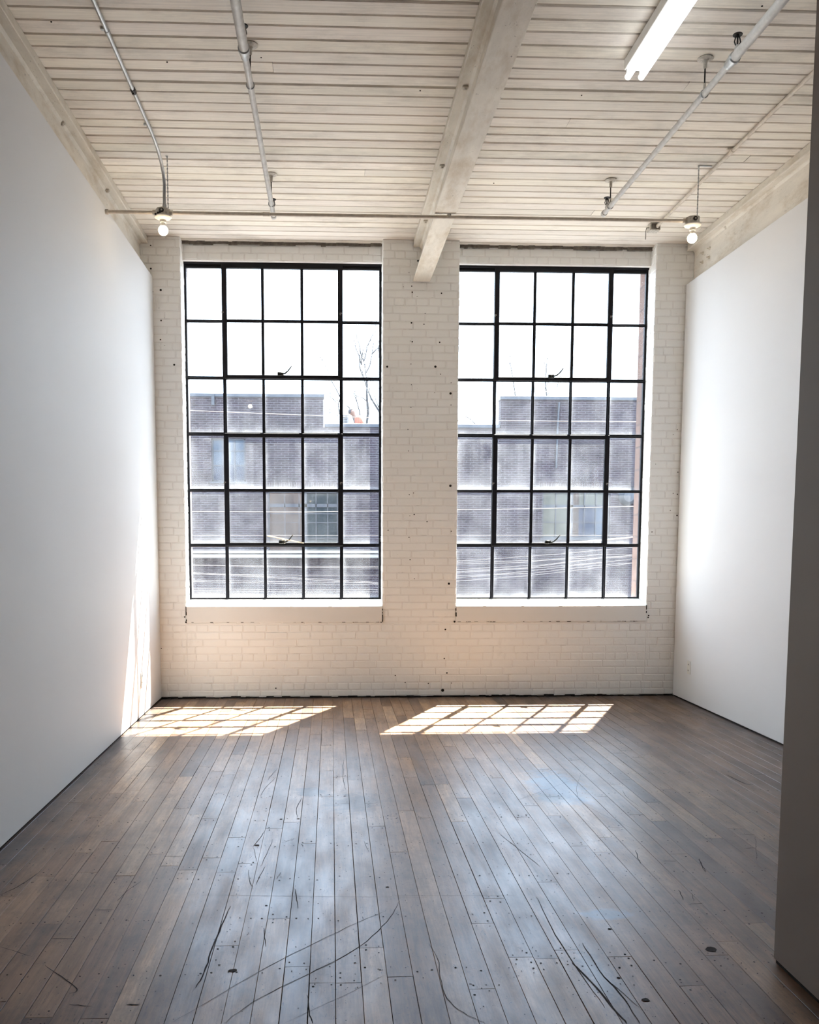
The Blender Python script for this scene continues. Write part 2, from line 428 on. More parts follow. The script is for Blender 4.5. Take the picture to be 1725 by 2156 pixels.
M['galv'] = simple('galvanised', (0.50, 0.52, 0.53), 0.38, 0.75, var=0.12, scale=30)
M['pipe'] = simple('painted_pipe', (0.62, 0.615, 0.60), 0.42, 0.15, var=0.14, scale=18)
M['cream'] = simple('cream_conduit', (0.66, 0.59, 0.50), 0.5, 0, var=0.12, scale=25)
M['creambox'] = simple('cream_box', (0.66, 0.62, 0.55), 0.5, 0, var=0.25, scale=60)
M['black'] = simple('black_iron', (0.015, 0.014, 0.014), 0.5, 0.2)
M['ivory'] = simple('ivory_plastic', (0.72, 0.70, 0.65), 0.4, 0)
M['whitemetal'] = simple('white_enamel', (0.80, 0.80, 0.78), 0.4, 0)
M['bulb'] = emis('bulb_glow', (1.0, 0.78, 0.52), 34)
M['tube'] = emis('tube_glow', (0.93, 0.98, 1.0), 4)
M['brass'] = simple('latch_metal', (0.02, 0.022, 0.02), 0.4, 0.5)
M['pale'] = simple('pin_metal', (0.30, 0.28, 0.25), 0.4, 0.5)
M['wood'] = simple('pale_stick', (0.72, 0.60, 0.46), 0.6)
M['cable'] = simple('white_cable', (0.34, 0.335, 0.32), 0.5)
M['bark'] = simple('grey_bark', (0.030, 0.030, 0.034), 0.9)
M['street'] = simple('asphalt', (0.17, 0.17, 0.175), 0.9, var=0.1, scale=2)
M['ledge'] = simple('concrete_ledge', (0.22, 0.225, 0.24), 0.8)
M['frameblue'] = simple('blue_grey_frame', (0.02, 0.028, 0.042), 0.5)
M['fglass'] = None
m_ = NT('facade_glass'); m_.bsdf((0.015, 0.022, 0.028), 0.03, 0, 0.5, IOR=1.6); M['fglass'] = m_.mat
m_ = NT('facade_glass_sky'); m_.bsdf((0.02, 0.035, 0.06), 0.05, 0, 0.32, IOR=1.45); M['fsky'] = m_.mat
M['tan'] = simple('tan_blind', (0.42, 0.27, 0.20), 0.7)
M['bluebl'] = simple('blue_blind', (0.28, 0.40, 0.62), 0.7)
M['green'] = simple('green_pane', (0.035, 0.045, 0.04), 0.3)
M['orange'] = simple('orange_cloth', (0.30, 0.105, 0.070), 0.85)
M['skin'] = simple('skin', (0.17, 0.10, 0.075), 0.6)
M['hair'] = simple('dark_hair', (0.03, 0.03, 0.04), 0.7)
M['denim'] = simple('dark_trousers', (0.05, 0.06, 0.09), 0.85)
M['acwhite'] = simple('ac_casing', (0.30, 0.31, 0.33), 0.5)
M['roofing'] = simple('roof_membrane', (0.30, 0.30, 0.31), 0.9)

# ------------------------------------------------------------ dimensions
WY = 8.0; GY = 8.20; OY = 8.41
XL, XR = -1.51, 3.10
CZ = 3.968
SZ = 0.817; FZ = 0.869
LT, RT = 3.633, 3.622
WIN = [(-1.278, 0.455), (1.113, 2.835)]
HEADZ = 3.813
REAR = -4.0
ROW = 0.0657

def hsh(*a): return random.Random(hash(a)).random()

def brick_patch(mb, frame, u0, u1, v0, v1, key, proud=0.0046, m=0, jag=0.0):
    """bricks on a plane; frame(u, v, n) -> point; grid shared between patches with the same key"""
    L = 0.2035; J = 0.0045
    k0 = int(math.floor(v0 / ROW)); k1 = int(math.ceil(v1 / ROW))
    for k in range(k0, k1):
        a, b = k * ROW, (k + 1) * ROW
        head = (k % 4 == 1) if k < 12 else (k % 6 == 4)
        w = L / 2 if head else L
        off = (0.05 if head else (0.10 * (k % 2))) + (hsh(key, k) - 0.5) * 0.06
        c0 = int(math.floor((u0 - off) / w)) - 1; c1 = int(math.ceil((u1 - off) / w)) + 1
        edges = [off + c * w + (hsh(key, k, c) - 0.5) * 0.022 for c in range(c0, c1 + 1)]
        for c in range(len(edges) - 1):
            ua, ub = edges[c], edges[c + 1]
            va = max(a, v0) ; vb = min(b, v1)
            uu0, uu1 = max(ua, u0), min(ub, u1)
            if uu1 - uu0 < 0.02 or vb - va < 0.012: continue
            h = lambda i: (hsh(key, k, c + c0, i) - 0.5)
            j = J / 2 + 0.001 * h(0)
            le = 0.0 if uu0 > ua + 1e-6 else j
            re = 0.0 if uu1 < ub - 1e-6 else j
            if le == 0 and jag: uu0 += jag * (h(11) )
            if re == 0 and jag: uu1 += jag * (h(12) )
            P = proud * (0.75 + 0.6 * h(1)) ; ins = 0.0050
            A0, A1, B0, B1 = uu0 + le, uu1 - re, va + j, vb - j
            t = [1 + 0.0025 * 0, 1]
            fr = []
            for q, (x, y) in enumerate(((A0 + ins, B0 + ins), (A1 - ins, B0 + ins), (A1 - ins, B1 - ins), (A0 + ins, B1 - ins))):
                fr.append((x + 0.0030 * h(20 + q), y + 0.0030 * h(30 + q), P + 0.0018 * h(40 + q)))
            bk = [(A0, B0, -0.002), (A1, B0, -0.002), (A1, B1, -0.002), (A0, B1, -0.002)]
            # mid subdivision of the front edge for a hand-laid wobble
            mx = (A0 + A1) / 2 + 0.02 * h(50)
            fr6 = [fr[0], (mx, B0 + ins + 0.0028 * h(51), P + 0.001 * h(52)), fr[1], fr[2], (mx, B1 - ins + 0.0028 * h(53), P + 0.001 * h(54)), fr[3]]
            bk6 = [bk[0], (mx, B0, -0.002), bk[1], bk[2], (mx, B1, -0.002), bk[3]]
            tv = 0.965 + 0.06 * hsh(key, k, c + c0, 77); col = (tv, tv, tv * 0.99, 1)
            n = len(mb.v)
            mb.v += [Vector(frame(*q)) for q in fr6] + [Vector(frame(*q)) for q in bk6]
            mb.f.append([n + i for i in range(6)]); mb.m.append(m); mb.att[len(mb.f) - 1] = col
            for i in range(6):
                i2 = (i + 1) % 6
                mb.f.append([n + i, n + 6 + i, n + 6 + i2, n + i2]); mb.m.append(m); mb.att[len(mb.f) - 1] = col

# ------------------------------------------------------------ floor
def make_floor():
    mb = MB()
    mb.box(-2.2, 3.6, REAR, 8.0, -0.12, -0.010, 1)
    W = 0.0838
    x0 = onZ(602.6, 1700, 0).x
    k0 = int(math.floor((-1.60 - x0) / W))
    rg = random.Random(5)
    k = k0
    while x0 + k * W < 3.16:
        xa = x0 + k * W; xb = xa + W
        y = REAR + rg.uniform(-1.5, 0)
        while y < 7.985:
            ln = rg.choice([rg.uniform(0.35, 0.9), rg.uniform(0.8, 2.2), rg.uniform(1.2, 2.8)])
            ya, yb = max(y, REAR), min(y + ln, 7.985)
            if yb - ya > 0.03:
                tone = min(1, max(0, rg.gauss(0.48, 0.25)))
                g = rg.choice([0.0004, 0.0008, 0.0013])
                za, zb = rg.uniform(-0.0005, 0.0005), rg.uniform(-0.0005, 0.0005)
                e = 0.0007
                col = (tone, rg.random(), 0, 1)
                P = [(xa + g, ya + 0.0006), (xb - g, ya + 0.0006), (xb - g, yb - 0.0006), (xa + g, yb - 0.0006)]
                n = len(mb.v)
                zz = [za, zb, zb, za]
                sg = [(1, 1), (-1, 1), (-1, -1), (1, -1)]
                for (px_, py_), z_, (sx, sy) in zip(P, zz, sg): mb.v.append(Vector((px_ + sx * e, py_ + sy * e, z_)))
                for (px_, py_), z_ in zip(P, zz): mb.v.append(Vector((px_, py_, z_ - e)))
                for (px_, py_) in P: mb.v.append(Vector((px_, py_, -0.010)))
                mb.f.append([n, n + 1, n + 2, n + 3]); mb.m.append(0); mb.att[len(mb.f) - 1] = col
                for r in (0, 4):
                    for i in range(4):
                        i2 = (i + 1) % 4
                        mb.f.append([n + r + i, n + r + 4 + i, n + r + 4 + i2, n + r + i2]); mb.m.append(0); mb.att[len(mb.f) - 1] = col
                # face nails
                def nail(px_, py_, r):
                    mb.face([(px_ + r * math.cos(t * PI / 3), py_ + r * math.sin(t * PI / 3), 0.0009) for t in range(6)], 2)
                ys = [ya + 0.025, yb - 0.025]
                j = math.ceil(ya / 0.4064)
                while j * 0.4064 < yb: ys.append(j * 0.4064 + rg.uniform(-0.02, 0.02)); j += 1
                if yb > 1.5:
                    for yy in ys:
                        if yy < 1.5 or yy > 7.9: continue
                        for fx in (0.22, 0.78):
                            if rg.random() < 0.8: nail(xa + W * (fx + rg.uniform(-0.08, 0.08)), yy + rg.uniform(-0.015, 0.015), rg.uniform(0.0022, 0.0046))
                    for q in range(int((yb - ya) * 12)):
                        nail(xa + W * rg.uniform(0.08, 0.92), rg.uniform(max(ya, 1.5), yb) if yb > 1.5 else yb, rg.uniform(0.0009, 0.0028))
            y += ln
        k += 1
    # scratches, gouges and worn splinters traced where they lie on the boards
    def ribbon(px, w, m=3, z=0.0010):
        pts = [onZ(u, v, 0) for u, v in px]
        # smooth
        for _ in range(2):
            q = [pts[0]]
            for a, b in zip(pts, pts[1:]): q += [a.lerp(b, 0.25), a.lerp(b, 0.75)]
            q.append(pts[-1]); pts = q
        pts = [p + Vector((0.0022 * (hsh(i, w) - 0.5) * 2, 0.004 * (hsh(i, w, 3) - 0.5), 0)) for i, p in enumerate(pts)]
        n = len(pts)
        for i in range(n - 1):
            def wd(j): return w * (0.25 + 0.75 * math.sin(PI * (j + 0.5) / n)) * (0.8 + 0.4 * hsh(j, px[0][0]))
            t = (pts[i + 1] - pts[i]).normalized(); s = Vector((-t.y, t.x, 0))
            a, b = pts[i], pts[i + 1]; wa, wb = wd(i) * 0.29, wd(i + 1) * 0.29
            mb.face([(a + s * wa)[:2] + (z,), (a - s * wa)[:2] + (z,), (b - s * wb)[:2] + (z,), (b + s * wb)[:2] + (z,)], m)
    A = lambda L: [(x / 1.917, 1600 + y / 1.917) for x, y in L]
    B = lambda L: [(825 + x / 1.917, 1600 + y / 1.917) for x, y in L]
    Cc = lambda L: [(500 + x / 5.75, 1600 + y / 5.75) for x, y in L]
    Dd = lambda L: [(1200 + x / 3.75, 1560 + y / 3.75) for x, y in L]
    for w, L in ((0.0050, A([(905, 1062), (1000, 990), (1150, 910), (1300, 840), (1440, 765), (1540, 680), (1595, 610), (1612, 570)])),
                 (0.0035, A([(700, 1058), (850, 970), (1000, 880), (1150, 800), (1350, 700), (1480, 640), (1560, 610)])),
                 (0.0020, A([(1150, 1062), (1350, 970), (1550, 870)])),
                 (0.0090, A([(930, 590), (890, 680), (850, 770), (830, 850), (790, 920)])),
                 (0.0060, A([(1190, 520), (1198, 560), (1205, 600)])), (0.0060, A([(1065, 680), (1068, 710), (1075, 755)])),
                 (0.0060, A([(1240, 950), (1250, 1030), (1265, 1062)])),
                 (0.0022, A([(760, 546), (1100, 549), (1725, 556)])), (0.0020, B([(0, 548), (500, 548)])),
                 (0.0055, A([(180, 830), (290, 905), (320, 935), (280, 945)])), (0.003, A([(0, 755), (130, 795)])),
                 (0.0040, A([(570, 490), (510, 530), (475, 570)])), (0.0060, A([(0, 545), (80, 510), (150, 460)])),
                 (0.0100, A([(510, 988), (566, 988)])), (0.0060, A([(280, 988), (370, 995)])),
                 (0.0060, A([(205, 722), (300, 722)])), (0.0050, A([(375, 606), (460, 606)])), (0.005, A([(665, 390), (740, 390)])),
                 (0.0020, B([(795, 10), (760, 60), (742, 120), (760, 170), (810, 200), (900, 245), (1000, 290), (1060, 310)])),
                 (0.0022, B([(500, 165), (600, 130), (720, 85)])), (0.004, B([(430, 295), (530, 375), (600, 430)])),
                 (0.0045, B([(150, 745), (190, 800), (200, 920), (240, 990), (320, 1040), (380, 1064)])),
                 (0.0130, B([(730, 820), (820, 910), (900, 1010), (950, 1064)])), (0.0070, B([(770, 740), (850, 870), (930, 950), (1000, 1064)])),
                 (0.0070, B([(985, 365), (995, 400), (1005, 420)])), (0.0070, B([(1240, 400), (1255, 430), (1268, 452)])),
                 (0.0060, B([(585, 555), (650, 690), (740, 830), (860, 1000)])), (0.0035, B([(850, 870), (1000, 1000)])),
                 (0.0060, Cc([(780, 460), (750, 520), (710, 590), (725, 700)])), (0.003, Cc([(490, 100), (400, 200), (365, 245)])),
                 (0.0035, Cc([(470, 210), (330, 340), (275, 445)])), (0.005, Cc([(1285, 0), (1275, 200), (1310, 360)])),
                 (0.0040, Cc([(130, 1330), (140, 1460), (190, 1560)])), (0.0035, Cc([(340, 1290), (260, 1420), (220, 1520)])),
                 (0.0030, Cc([(525, 1360), (500, 1410), (470, 1440)])), (0.0035, Cc([(335, 860), (240, 990), (180, 1060)])), (0.003, Cc([(195, 1060), (235, 1230)])),
                 (0.0025, Cc([(1530, 980), (1590, 1120)])), (0.003, Cc([(545, 1005), (700, 950)])), (0.003, Cc([(430, 960), (340, 1180), (280, 1290)])),
                 (0.0150, Dd([(1240, 270), (1330, 315), (1400, 345), (1450, 345)])), (0.008, Dd([(1450, 268), (1550, 264)])), (0.006, Dd([(1070, 460), (1160, 460)])),
                 (0.0090, Dd([(1380, 850), (1470, 845)])), (0.006, Dd([(1360, 740), (1460, 740)])), (0.003, Dd([(1465, 760), (1480, 940)])),
                 (0.0045, Dd([(1020, 930), (1040, 980), (1070, 1040)])), (0.008, Dd([(740, 950), (840, 950)])), (0.005, Dd([(935, 1290), (1060, 1285)])),
                 (0.006, Dd([(860, 1180), (900, 1260)])), (0.003, Dd([(960, 1200), (985, 1270)])), (0.004, Dd([(415, 390), (440, 440), (550, 520)])),
                 (0.007, Dd([(490, 135), (590, 132)])), (0.006, Dd([(410, 305), (490, 305)]))):
        ribbon(L, w)
    for (u, v), r in ((A([(940, 850)])[0], 0.013), (A([(885, 828)])[0], 0.005), (A([(1075, 588)])[0], 0.005), (A([(1565, 514)])[0], 0.008), (B([(915, 880)])[0], 0.007), (B([(1025, 970)])[0], 0.014),
                      (B([(880, 683)])[0], 0.008), (A([(1433, 820)])[0], 0.005), (Cc([(530, 718)])[0], 0.007), (Cc([(737, 715)])[0], 0.008), (Cc([(240, 1035)])[0], 0.012), (Cc([(1300, 440)])[0], 0.008), (B([(1290, 765)])[0], 0.022)):
        c = onZ(u, v, 0)
        mb.face([(c.x + r * (0.7 + 0.5 * hsh(u, t)) * math.cos(t * PI / 5), c.y + r * (0.5 + 0.5 * hsh(v, t)) * math.sin(t * PI / 5), 0.0012) for t in range(10)], 3)
    o = build(mb, 'floor', [M['floor'], M['floorgap'], M['nail'], M['scratch']], fixn=False)
    struct(o, 'worn narrow brown maple floor boards with nail dots and scratches')
make_floor()

# ------------------------------------------------------------ ceiling
def make_ceiling():
    mb = MB(); rg = random.Random(11)
    mb.box(-1.9, 3.5, REAR, 8.45, CZ + 0.016, CZ + 0.30, 1)
    P = 0.1163; k = int((REAR - 4.684) / P)
    e = {}
    def ed(k):
        if k not in e: e[k] = 4.684 + k * P + rg.uniform(-0.006, 0.006)
        return e[k]
    while ed(k) < 8.12:
        ya, yb = ed(k), min(ed(k + 1), 8.125)
        xs = [-1.75]
        x = -1.75 + rg.uniform(0.5, 16)
        while x < 3.2: xs.append(x); x += rg.uniform(4.2, 9.5)
        xs.append(3.25)
        for xa, xb in zip(xs, xs[1:]):
            z = CZ + rg.uniform(-0.002, 0.002); g = rg.choice([0.0028, 0.004, 0.0065]); b = rg.uniform(0.004, 0.008)
            t = rg.uniform(0.86, 1.03); col = (t, t * rg.uniform(0.985, 1.0), t * rg.uniform(0.96, 1.0), 1)
            Y = [ya + g, ya + g + b, yb - g - b, yb - g]
            n = len(mb.v)
            seg = 8
            for s in range(seg + 1):
                xx = xa + 0.0008 + (xb - xa - 0.0016) * s / seg
                wv = [rg.uniform(-0.0010, 0.0010) for _ in range(2)]
                for j, (yy, zz) in enumerate(((Y[0], z + 0.02), (Y[0], z + b), (Y[1], z), (Y[2], z), (Y[3], z + b), (Y[3], z + 0.02))):
                    mb.v.append(Vector((xx, yy + (wv[0] if j < 3 else wv[1]), zz)))
            for s in range(seg):
                for j in range(5):
                    a = n + s * 6 + j
                    mb.f.append([a, a + 6, a + 7, a + 1]); mb.m.append(0); mb.att[len(mb.f) - 1] = col
        k += 1
    # a few bent nails and knots
    for u, v in ((108, 45), (213, 45), (352, 130), (550, 120), (1605, 12), (885, 190), (1040, 385), (1225, 200)):
        c = onZ(u, v, CZ); mb.box(c.x - 0.0035, c.x + 0.0035, c.y - 0.0025, c.y + 0.0025, CZ - 0.005, CZ, 1)
    o = build(mb, 'ceiling', [M['ceil'], M['groove']])
    struct(o, 'cream painted board ceiling with dark joints')
make_ceiling()

# ------------------------------------------------------------ window wall
def make_back():
    mb = MB()
    (a0, a1), (b0, b1) = WIN
    E = 14.0; W_ = -11.0; ZB, ZT = -6.0, 5.15
    c0 = WY
    def core(x0, x1, y0, y1, z0, z1):
        mb.box(x0, x1, y0, y1 - 0.03, z0, z1, 1)
        mb.box(x0, x1, y1 - 0.03, y1, z0, z1, 2)
    core(W_, a0, c0, OY, ZB, ZT); core(a1, b0, c0, OY, ZB, ZT); core(b1, E, c0, OY, ZB, ZT)
    for x0, x1 in WIN:
        core(x0, x1, c0, OY, ZB, 0.80)
        mb.box(x0, x1, 8.125, 8.22, HEADZ, ZT, 1)
        mb.box(x0, x1, 8.22, OY, 3.835, ZT, 2)
        mb.box(x0, x1, 8.22, OY + 0.03, 0.79, 0.845, 1)
        # red outer jambs
        mb.face([(x0 + 0.001, 8.21, 0.8), (x0 + 0.001, OY, 0.8), (x0 + 0.001, OY, 3.84), (x0 + 0.001, 8.21, 3.84)], 3)
        mb.face([(x1 - 0.001, 8.215, 0.8), (x1 - 0.001, OY, 0.8), (x1 - 0.001, OY, 3.84), (x1 - 0.001, 8.215, 3.84)], 3)
    fr = lambda u, v, n: (u, WY - n, v)
    AP = 0.680
    J = 0.007
    K = 'back'
    brick_patch(mb, fr, -1.66, a0, 0.012, CZ, K, jag=J); brick_patch(mb, fr, b1, 3.28, 0.012, CZ, K, jag=J)
    brick_patch(mb, fr, a1, b0, AP, CZ, K, jag=J)
    brick_patch(mb, fr, a0, b1, 0.012, AP - 0.004, K)
    # inner jambs (bricks turning the corner) and spandrels over the windows
    for x0, x1 in WIN:
        brick_patch(mb, lambda u, v, n, x=x0: (x + n, 8.0 + u, v), 0.0, 0.19, 0.86, CZ, 'j%f' % x0, proud=0.004)
        brick_patch(mb, lambda u, v, n, x=x1: (x - n, 8.0 + u, v), 0.0, 0.19, 0.86, CZ, 'j%f' % x1, proud=0.004)
        brick_patch(mb, lambda u, v, n: (u, 8.125 - n, v), x0 + 0.01, x1 - 0.01, HEADZ + 0.004, 3.942, 'sp')
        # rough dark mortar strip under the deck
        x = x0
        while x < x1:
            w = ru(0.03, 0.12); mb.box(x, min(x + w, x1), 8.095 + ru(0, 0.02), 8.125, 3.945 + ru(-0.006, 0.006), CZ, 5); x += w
    # crumbly mortar toe along the floor
    x = -1.51
    while x < 3.10:
        w = ru(0.02, 0.09); mb.box(x, min(x + w, 3.10), 7.975 + ru(0, 0.016), 8.0, 0.0, 0.006 + ru(0, 0.010), 4); x += w
    # drilled holes and missing chips
    H = [(800 + x / 4.144, 480 + y / 4.144, r / 4.144) for x, y, r in ((283, 561, 6), (538, 570, 6), (325, 597, 3), (395, 746, 4), (276, 828, 7), (385, 840, 5), (283, 993, 6), (522, 998, 6), (266, 987, 3), (64, 1210, 9), (485, 1210, 10), (272, 1187, 4), (530, 1276, 4), (622, 1351, 4), (617, 1444, 10), (478, 1437, 3), (275, 1368, 4), (272, 1565, 4), (621, 1545, 4), (245, 1758, 4), (251, 1946, 4), (278, 508, 5), (333, 287, 8), (255, 390, 3), (205, 513, 3))]
    H += [(800 + x / 4.311, 980 + y / 4.311, r / 4.311) for x, y, r in ((640, 185, 11), (305, 250, 4), (267, 265, 4), (312, 445, 6), (272, 457, 3), (428, 510, 5), (75, 588, 5), (648, 597, 5), (265, 652, 5), (274, 855, 5), (314, 1028, 4), (627, 1073, 10), (595, 1489, 8), (585, 1752, 6), (609, 1883, 7), (140, 1907, 5), (570, 2040, 14), (678, 1418, 9), (12, 1418, 9), (440, 1978, 5), (650, 1975, 4), (230, 1970, 5))]
    H += [(200 + x / 5.99, 400 + y / 5.99, r / 5.99) for x, y, r in ((830, 1263, 13), (835, 1647, 10), (827, 1888, 9), (705, 992, 11), (703, 700, 8), (880, 1960, 4), (732, 1285, 5), (808, 1490, 4))]
    H += [(1320 + x / 10.78, 900 + y / 10.78, r / 10.78) for x, y, r in ((1147, 50, 10), (1052, 163, 8), (655, 833, 8), (1052, 1495, 10), (1150, 1518, 14), (1160, 1015, 12), (988, 1883, 9), (1140, 1998, 16))]
    H += [(394, 1305, 2.2), (389, 1299, 1.5), (392, 1310, 2), (804, 1307, 2), (1365, 1300, 1.4), (1373, 1120, 1.2), (1366, 1296, 1.5), (340, 1365, 1), (367, 768, 2), (581, 1449, 1.5)]
    for u, v, r in H:
        c = onY(u, v, 7.992); r = r * 0.0042 * 1.05
        mb.lathe((c.x, 7.9935, c.z), [(r, -0.0035), (r * 0.7, -0.0036), (0.0001, -0.0036)], 9, 4, 'Y')
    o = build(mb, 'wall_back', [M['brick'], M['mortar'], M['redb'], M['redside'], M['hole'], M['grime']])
    struct(o, 'cream painted brick wall around the two tall windows')
    # sills
    for i, (x0, x1) in enumerate(WIN):
        s = MB()
        P = [(x0 + 0.002, 7.988, AP), (x1 - 0.002, 7.988, AP), (x0 + 0.002, 8.198, AP), (x1 - 0.002, 8.198, AP),
             (x0 + 0.002, 7.988, SZ), (x1 - 0.002, 7.988, SZ), (x0 + 0.002, 8.198, FZ + 0.003), (x1 - 0.002, 8.198, FZ + 0.003)]
        s.poly8(P, 0)
        # ragged dark crack below and beside the apron
        rg = random.Random(i)
        x = x0
        while x < x1:
            w = rg.uniform(0.01, 0.05)
            if rg.random() < 0.30: s.box(x, min(x + w * 0.7, x1), 7.9885, 7.995, AP - rg.uniform(0.002, 0.006), AP + rg.uniform(-0.002, 0.001), 1)
            x += w
        for xx in (x0, x1):
            z = AP
            while z < SZ:
                h = rg.uniform(0.008, 0.03)
                if rg.random() < 0.55: s.box(xx - 0.004, xx + rg.uniform(0.001, 0.006), 7.985, 7.996, z, z + h, 1)
                z += h
        so = build(s, 'trim_%d' % (i + 1), [M['sill'], M['hole']])
        struct(so, 'sunlit smooth plastered sill and apron under the %s window' % ('left', 'right')[i])
make_back()

# ------------------------------------------------------------ steel windows
def make_window(i, x0, x1):
    root = empty('window_%d' % (i + 1), ((x0 + x1) / 2, GY, FZ)); struct(root, '%s tall black steel window of thirty panes' % ('left', 'right')[i])
    if i == 0: cols = [-1.272, -0.936, -0.594, -0.250, 0.095, 0.445]
    else: cols = [1.122, 1.469, 1.815, 2.158, 2.503, 2.828]
    rows = [0.872, 1.356, 1.845, 2.341, 2.830, 3.318, 3.800]
    y0, y1 = GY - 0.012, GY + 0.022
    f = MB()
    f.box(x0 + 0.002, cols[0] + 0.014, y0, y1, FZ, 3.835, 0, bev=0.002); f.box(cols[5] - 0.014, x1 - 0.002, y0, y1, FZ, 3.835, 0, bev=0.002)
    f.box(x0 + 0.002, x1 - 0.002, y0 + 0.001, y1, FZ, 0.884, 0, bev=0.002)
    f.box(x0 + 0.002, x1 - 0.002, y0 + 0.001, y1, 3.770, 3.835, 0, bev=0.002)
    f.box(x0 + 0.002, x1 - 0.002, y0 - 0.02, y0 + 0.004, 3.795, 3.815, 0, bev=0.002)
    t = 0.0125
    def bar_v(x, za, zb, w=t):
        f.box(x - w, x + w, GY - 0.002, GY + 0.006, za, zb); f.box(x - 0.005, x + 0.005, GY - 0.020, GY + 0.016, za, zb)
    def bar_h(z, xa, xb, w=t):
        f.box(xa, xb, GY - 0.0025, GY + 0.0065, z - w, z + w); f.box(xa, xb, GY - 0.021, GY + 0.017, z - 0.005, z + 0.005)
    for c in (1, 4): bar_v(cols[c], 0.872, 3.80, 0.015)
    for c in (2, 3):
        bar_v(cols[c], 0.872, rows[1]); bar_v(cols[c], rows[3], rows[4])
    for r in (2, 5):
        bar_h(rows[r], cols[0], cols[1]); bar_h(rows[r], cols[4], cols[5])
    for r in (1, 3, 4): bar_h(rows[r], cols[0], cols[5], 0.0145)
    build(f, 'window_frame', M['steel'], root)
    # putty and flaked light edges
    sashes = []
    for (za, zb, nm) in ((rows[1], rows[3], 'lower'), (rows[4], 3.795, 'upper')):
        s = MB()
        xa, xb = cols[1] - 0.014, cols[4] + 0.014
        ys0, ys1 = GY - 0.034, GY - 0.004
        w = 0.044
        s.box(xa, xa + w, ys0, ys1, za - 0.008, zb + 0.006, 0, bev=0.003); s.box(xb - w, xb, ys0, ys1, za - 0.008, zb + 0.006, 0, bev=0.003)
        s.box(xa, xb, ys0 + 0.001, ys1, za - 0.008, za + 0.024, 0, bev=0.003); s.box(xa, xb, ys0 + 0.001, ys1, zb - 0.030, zb + 0.006, 0, bev=0.003)
        zm = rows[2] if nm == 'lower' else rows[5]
        s.box(xa + w, xb - w, GY - 0.024, GY - 0.012, zm - t, zm + t); s.box(xa + w, xb - w, GY - 0.030, GY - 0.006, zm - 0.005, zm + 0.005)
        for c in (2, 3):
            s.box(cols[c] - t, cols[c] + t, GY - 0.025, GY - 0.011, za, zb); s.box(cols[c] - 0.005, cols[c] + 0.005, GY - 0.031, GY - 0.005, za, zb)
        so = build(s, 'pivot_sash', M['steel'], root)
        # latch
        l = MB(); cx = (cols[2] + cols[3]) / 2 - 0.012; zl = za + 0.020
        l.box(cx - 0.034, cx + 0.022, ys0 - 0.022, ys0 + 0.004, zl - 0.006, zl + 0.026, 0, bev=0.004)
        l.tube([(cx - 0.005, ys0 - 0.030, zl + 0.004), (cx + 0.035, ys0 - 0.034, zl + 0.012), (cx + 0.062, ys0 - 0.040, zl + 0.034), (cx + 0.088, ys0 - 0.046, zl + 0.066)], [0.008, 0.007, 0.006, 0.0045], 10)
        l.lathe((cx + 0.005, ys0 - 0.024, zl + 0.008), [(0.0001, -0.012), (0.013, -0.01), (0.013, 0.004), (0.0001, 0.005)], 12, 0, 'Y')
        l.lathe((cx + 0.090, ys0 - 0.047, zl + 0.069), [(0.0001, -0.006), (0.006, -0.003), (0.006, 0.003), (0.0001, 0.006)], 8, 1, 'Y')
        build(l, 'latch', [M['brass'], M['pale']], so, smooth=True)
        for xx in (xa + 0.012, xb - 0.012):
            p = MB(); zp = zm + 0.07
            p.lathe((xx, ys0 - 0.006, zp), [(0.0001, -0.004), (0.005, -0.003), (0.006, 0.006), (0.0001, 0.006)], 10, 0, 'Y')
            p.tube([(xx - 0.010, ys0 - 0.008, zp + 0.005), (xx - 0.014, ys0 - 0.009, zp - 0.008), (xx - 0.004, ys0 - 0.009, zp - 0.016)], 0.0022, 6)
            build(p, 'pivot_pin', M['pale'], so, smooth=True)
    # panes
    g = MB(); rg = random.Random(40 + i)
    for r in range(6):
        for c in range(5):
            insash = c in (1, 2, 3) and r in (1, 2, 4, 5)
            yy = (GY - 0.019) if insash else GY + 0.002
            xa, xb, za, zb = cols[c] + 0.004, cols[c + 1] - 0.004, rows[r] + 0.004, rows[r + 1] - 0.004
            if insash and c == 1: xa += 0.012
            if insash and c == 3: xb -= 0.012
            dirt = (1.1, 0.95, 1.15, 0.75, 0.42, 0.4)[r] * rg.uniform(0.75, 1.2)
            spk = 0.25
            if i == 0 and r == 1 and c in (2, 3): dirt = 0.62; spk = 0.9
            if i == 0 and c == 0 and r < 3: dirt *= 1.3
            if i == 1 and r == 1 and c == 2: dirt = 0.7; spk = 0.6
            P = [(xa, yy, za), (xb, yy, za), (xb, yy, zb), (xa, yy, zb)]
            Q = [(x, y + 0.003, z) for x, y, z in P]
            at = (dirt, spk, 0, 1); UV = [(0, 0), (1, 0), (1, 1), (0, 1)]
            g.face(P, 0, UV, at); g.face(Q[::-1], 0, UV[::-1], (0, 0, 0, 1))
            for a in range(4):
                b = (a + 1) % 4; g.face([P[a], Q[a], Q[b], P[b]], 0, [(0.5, 0.5)] * 4, (0.5, 0, 0, 1))
    build(g, 'window_panes', M['glass'], root, fixn=False)
for i, (a, b) in enumerate(WIN): make_window(i, a, b)

# little stick resting on the lower sash of the left window
s = MB(); p0 = onY(563, 1128, 8.10); p1 = onY(640, 1143.5, 8.145)
s.tube([p0, p0.lerp(p1, 0.5) + Vector((0, 0, 0.001)), p1], 0.006, 6, 0)
c = onY(598, 1139, 8.15); s.box(c.x - 0.017, c.x + 0.012, 8.135, 8.163, 1.372, c.z + 0.012, 1, bev=0.002)
tag(build(s, 'prop_stick', [M['wood'], M['creambox']]), 'thin pale wooden stick leaning by the lower latch of left window', 'stick')

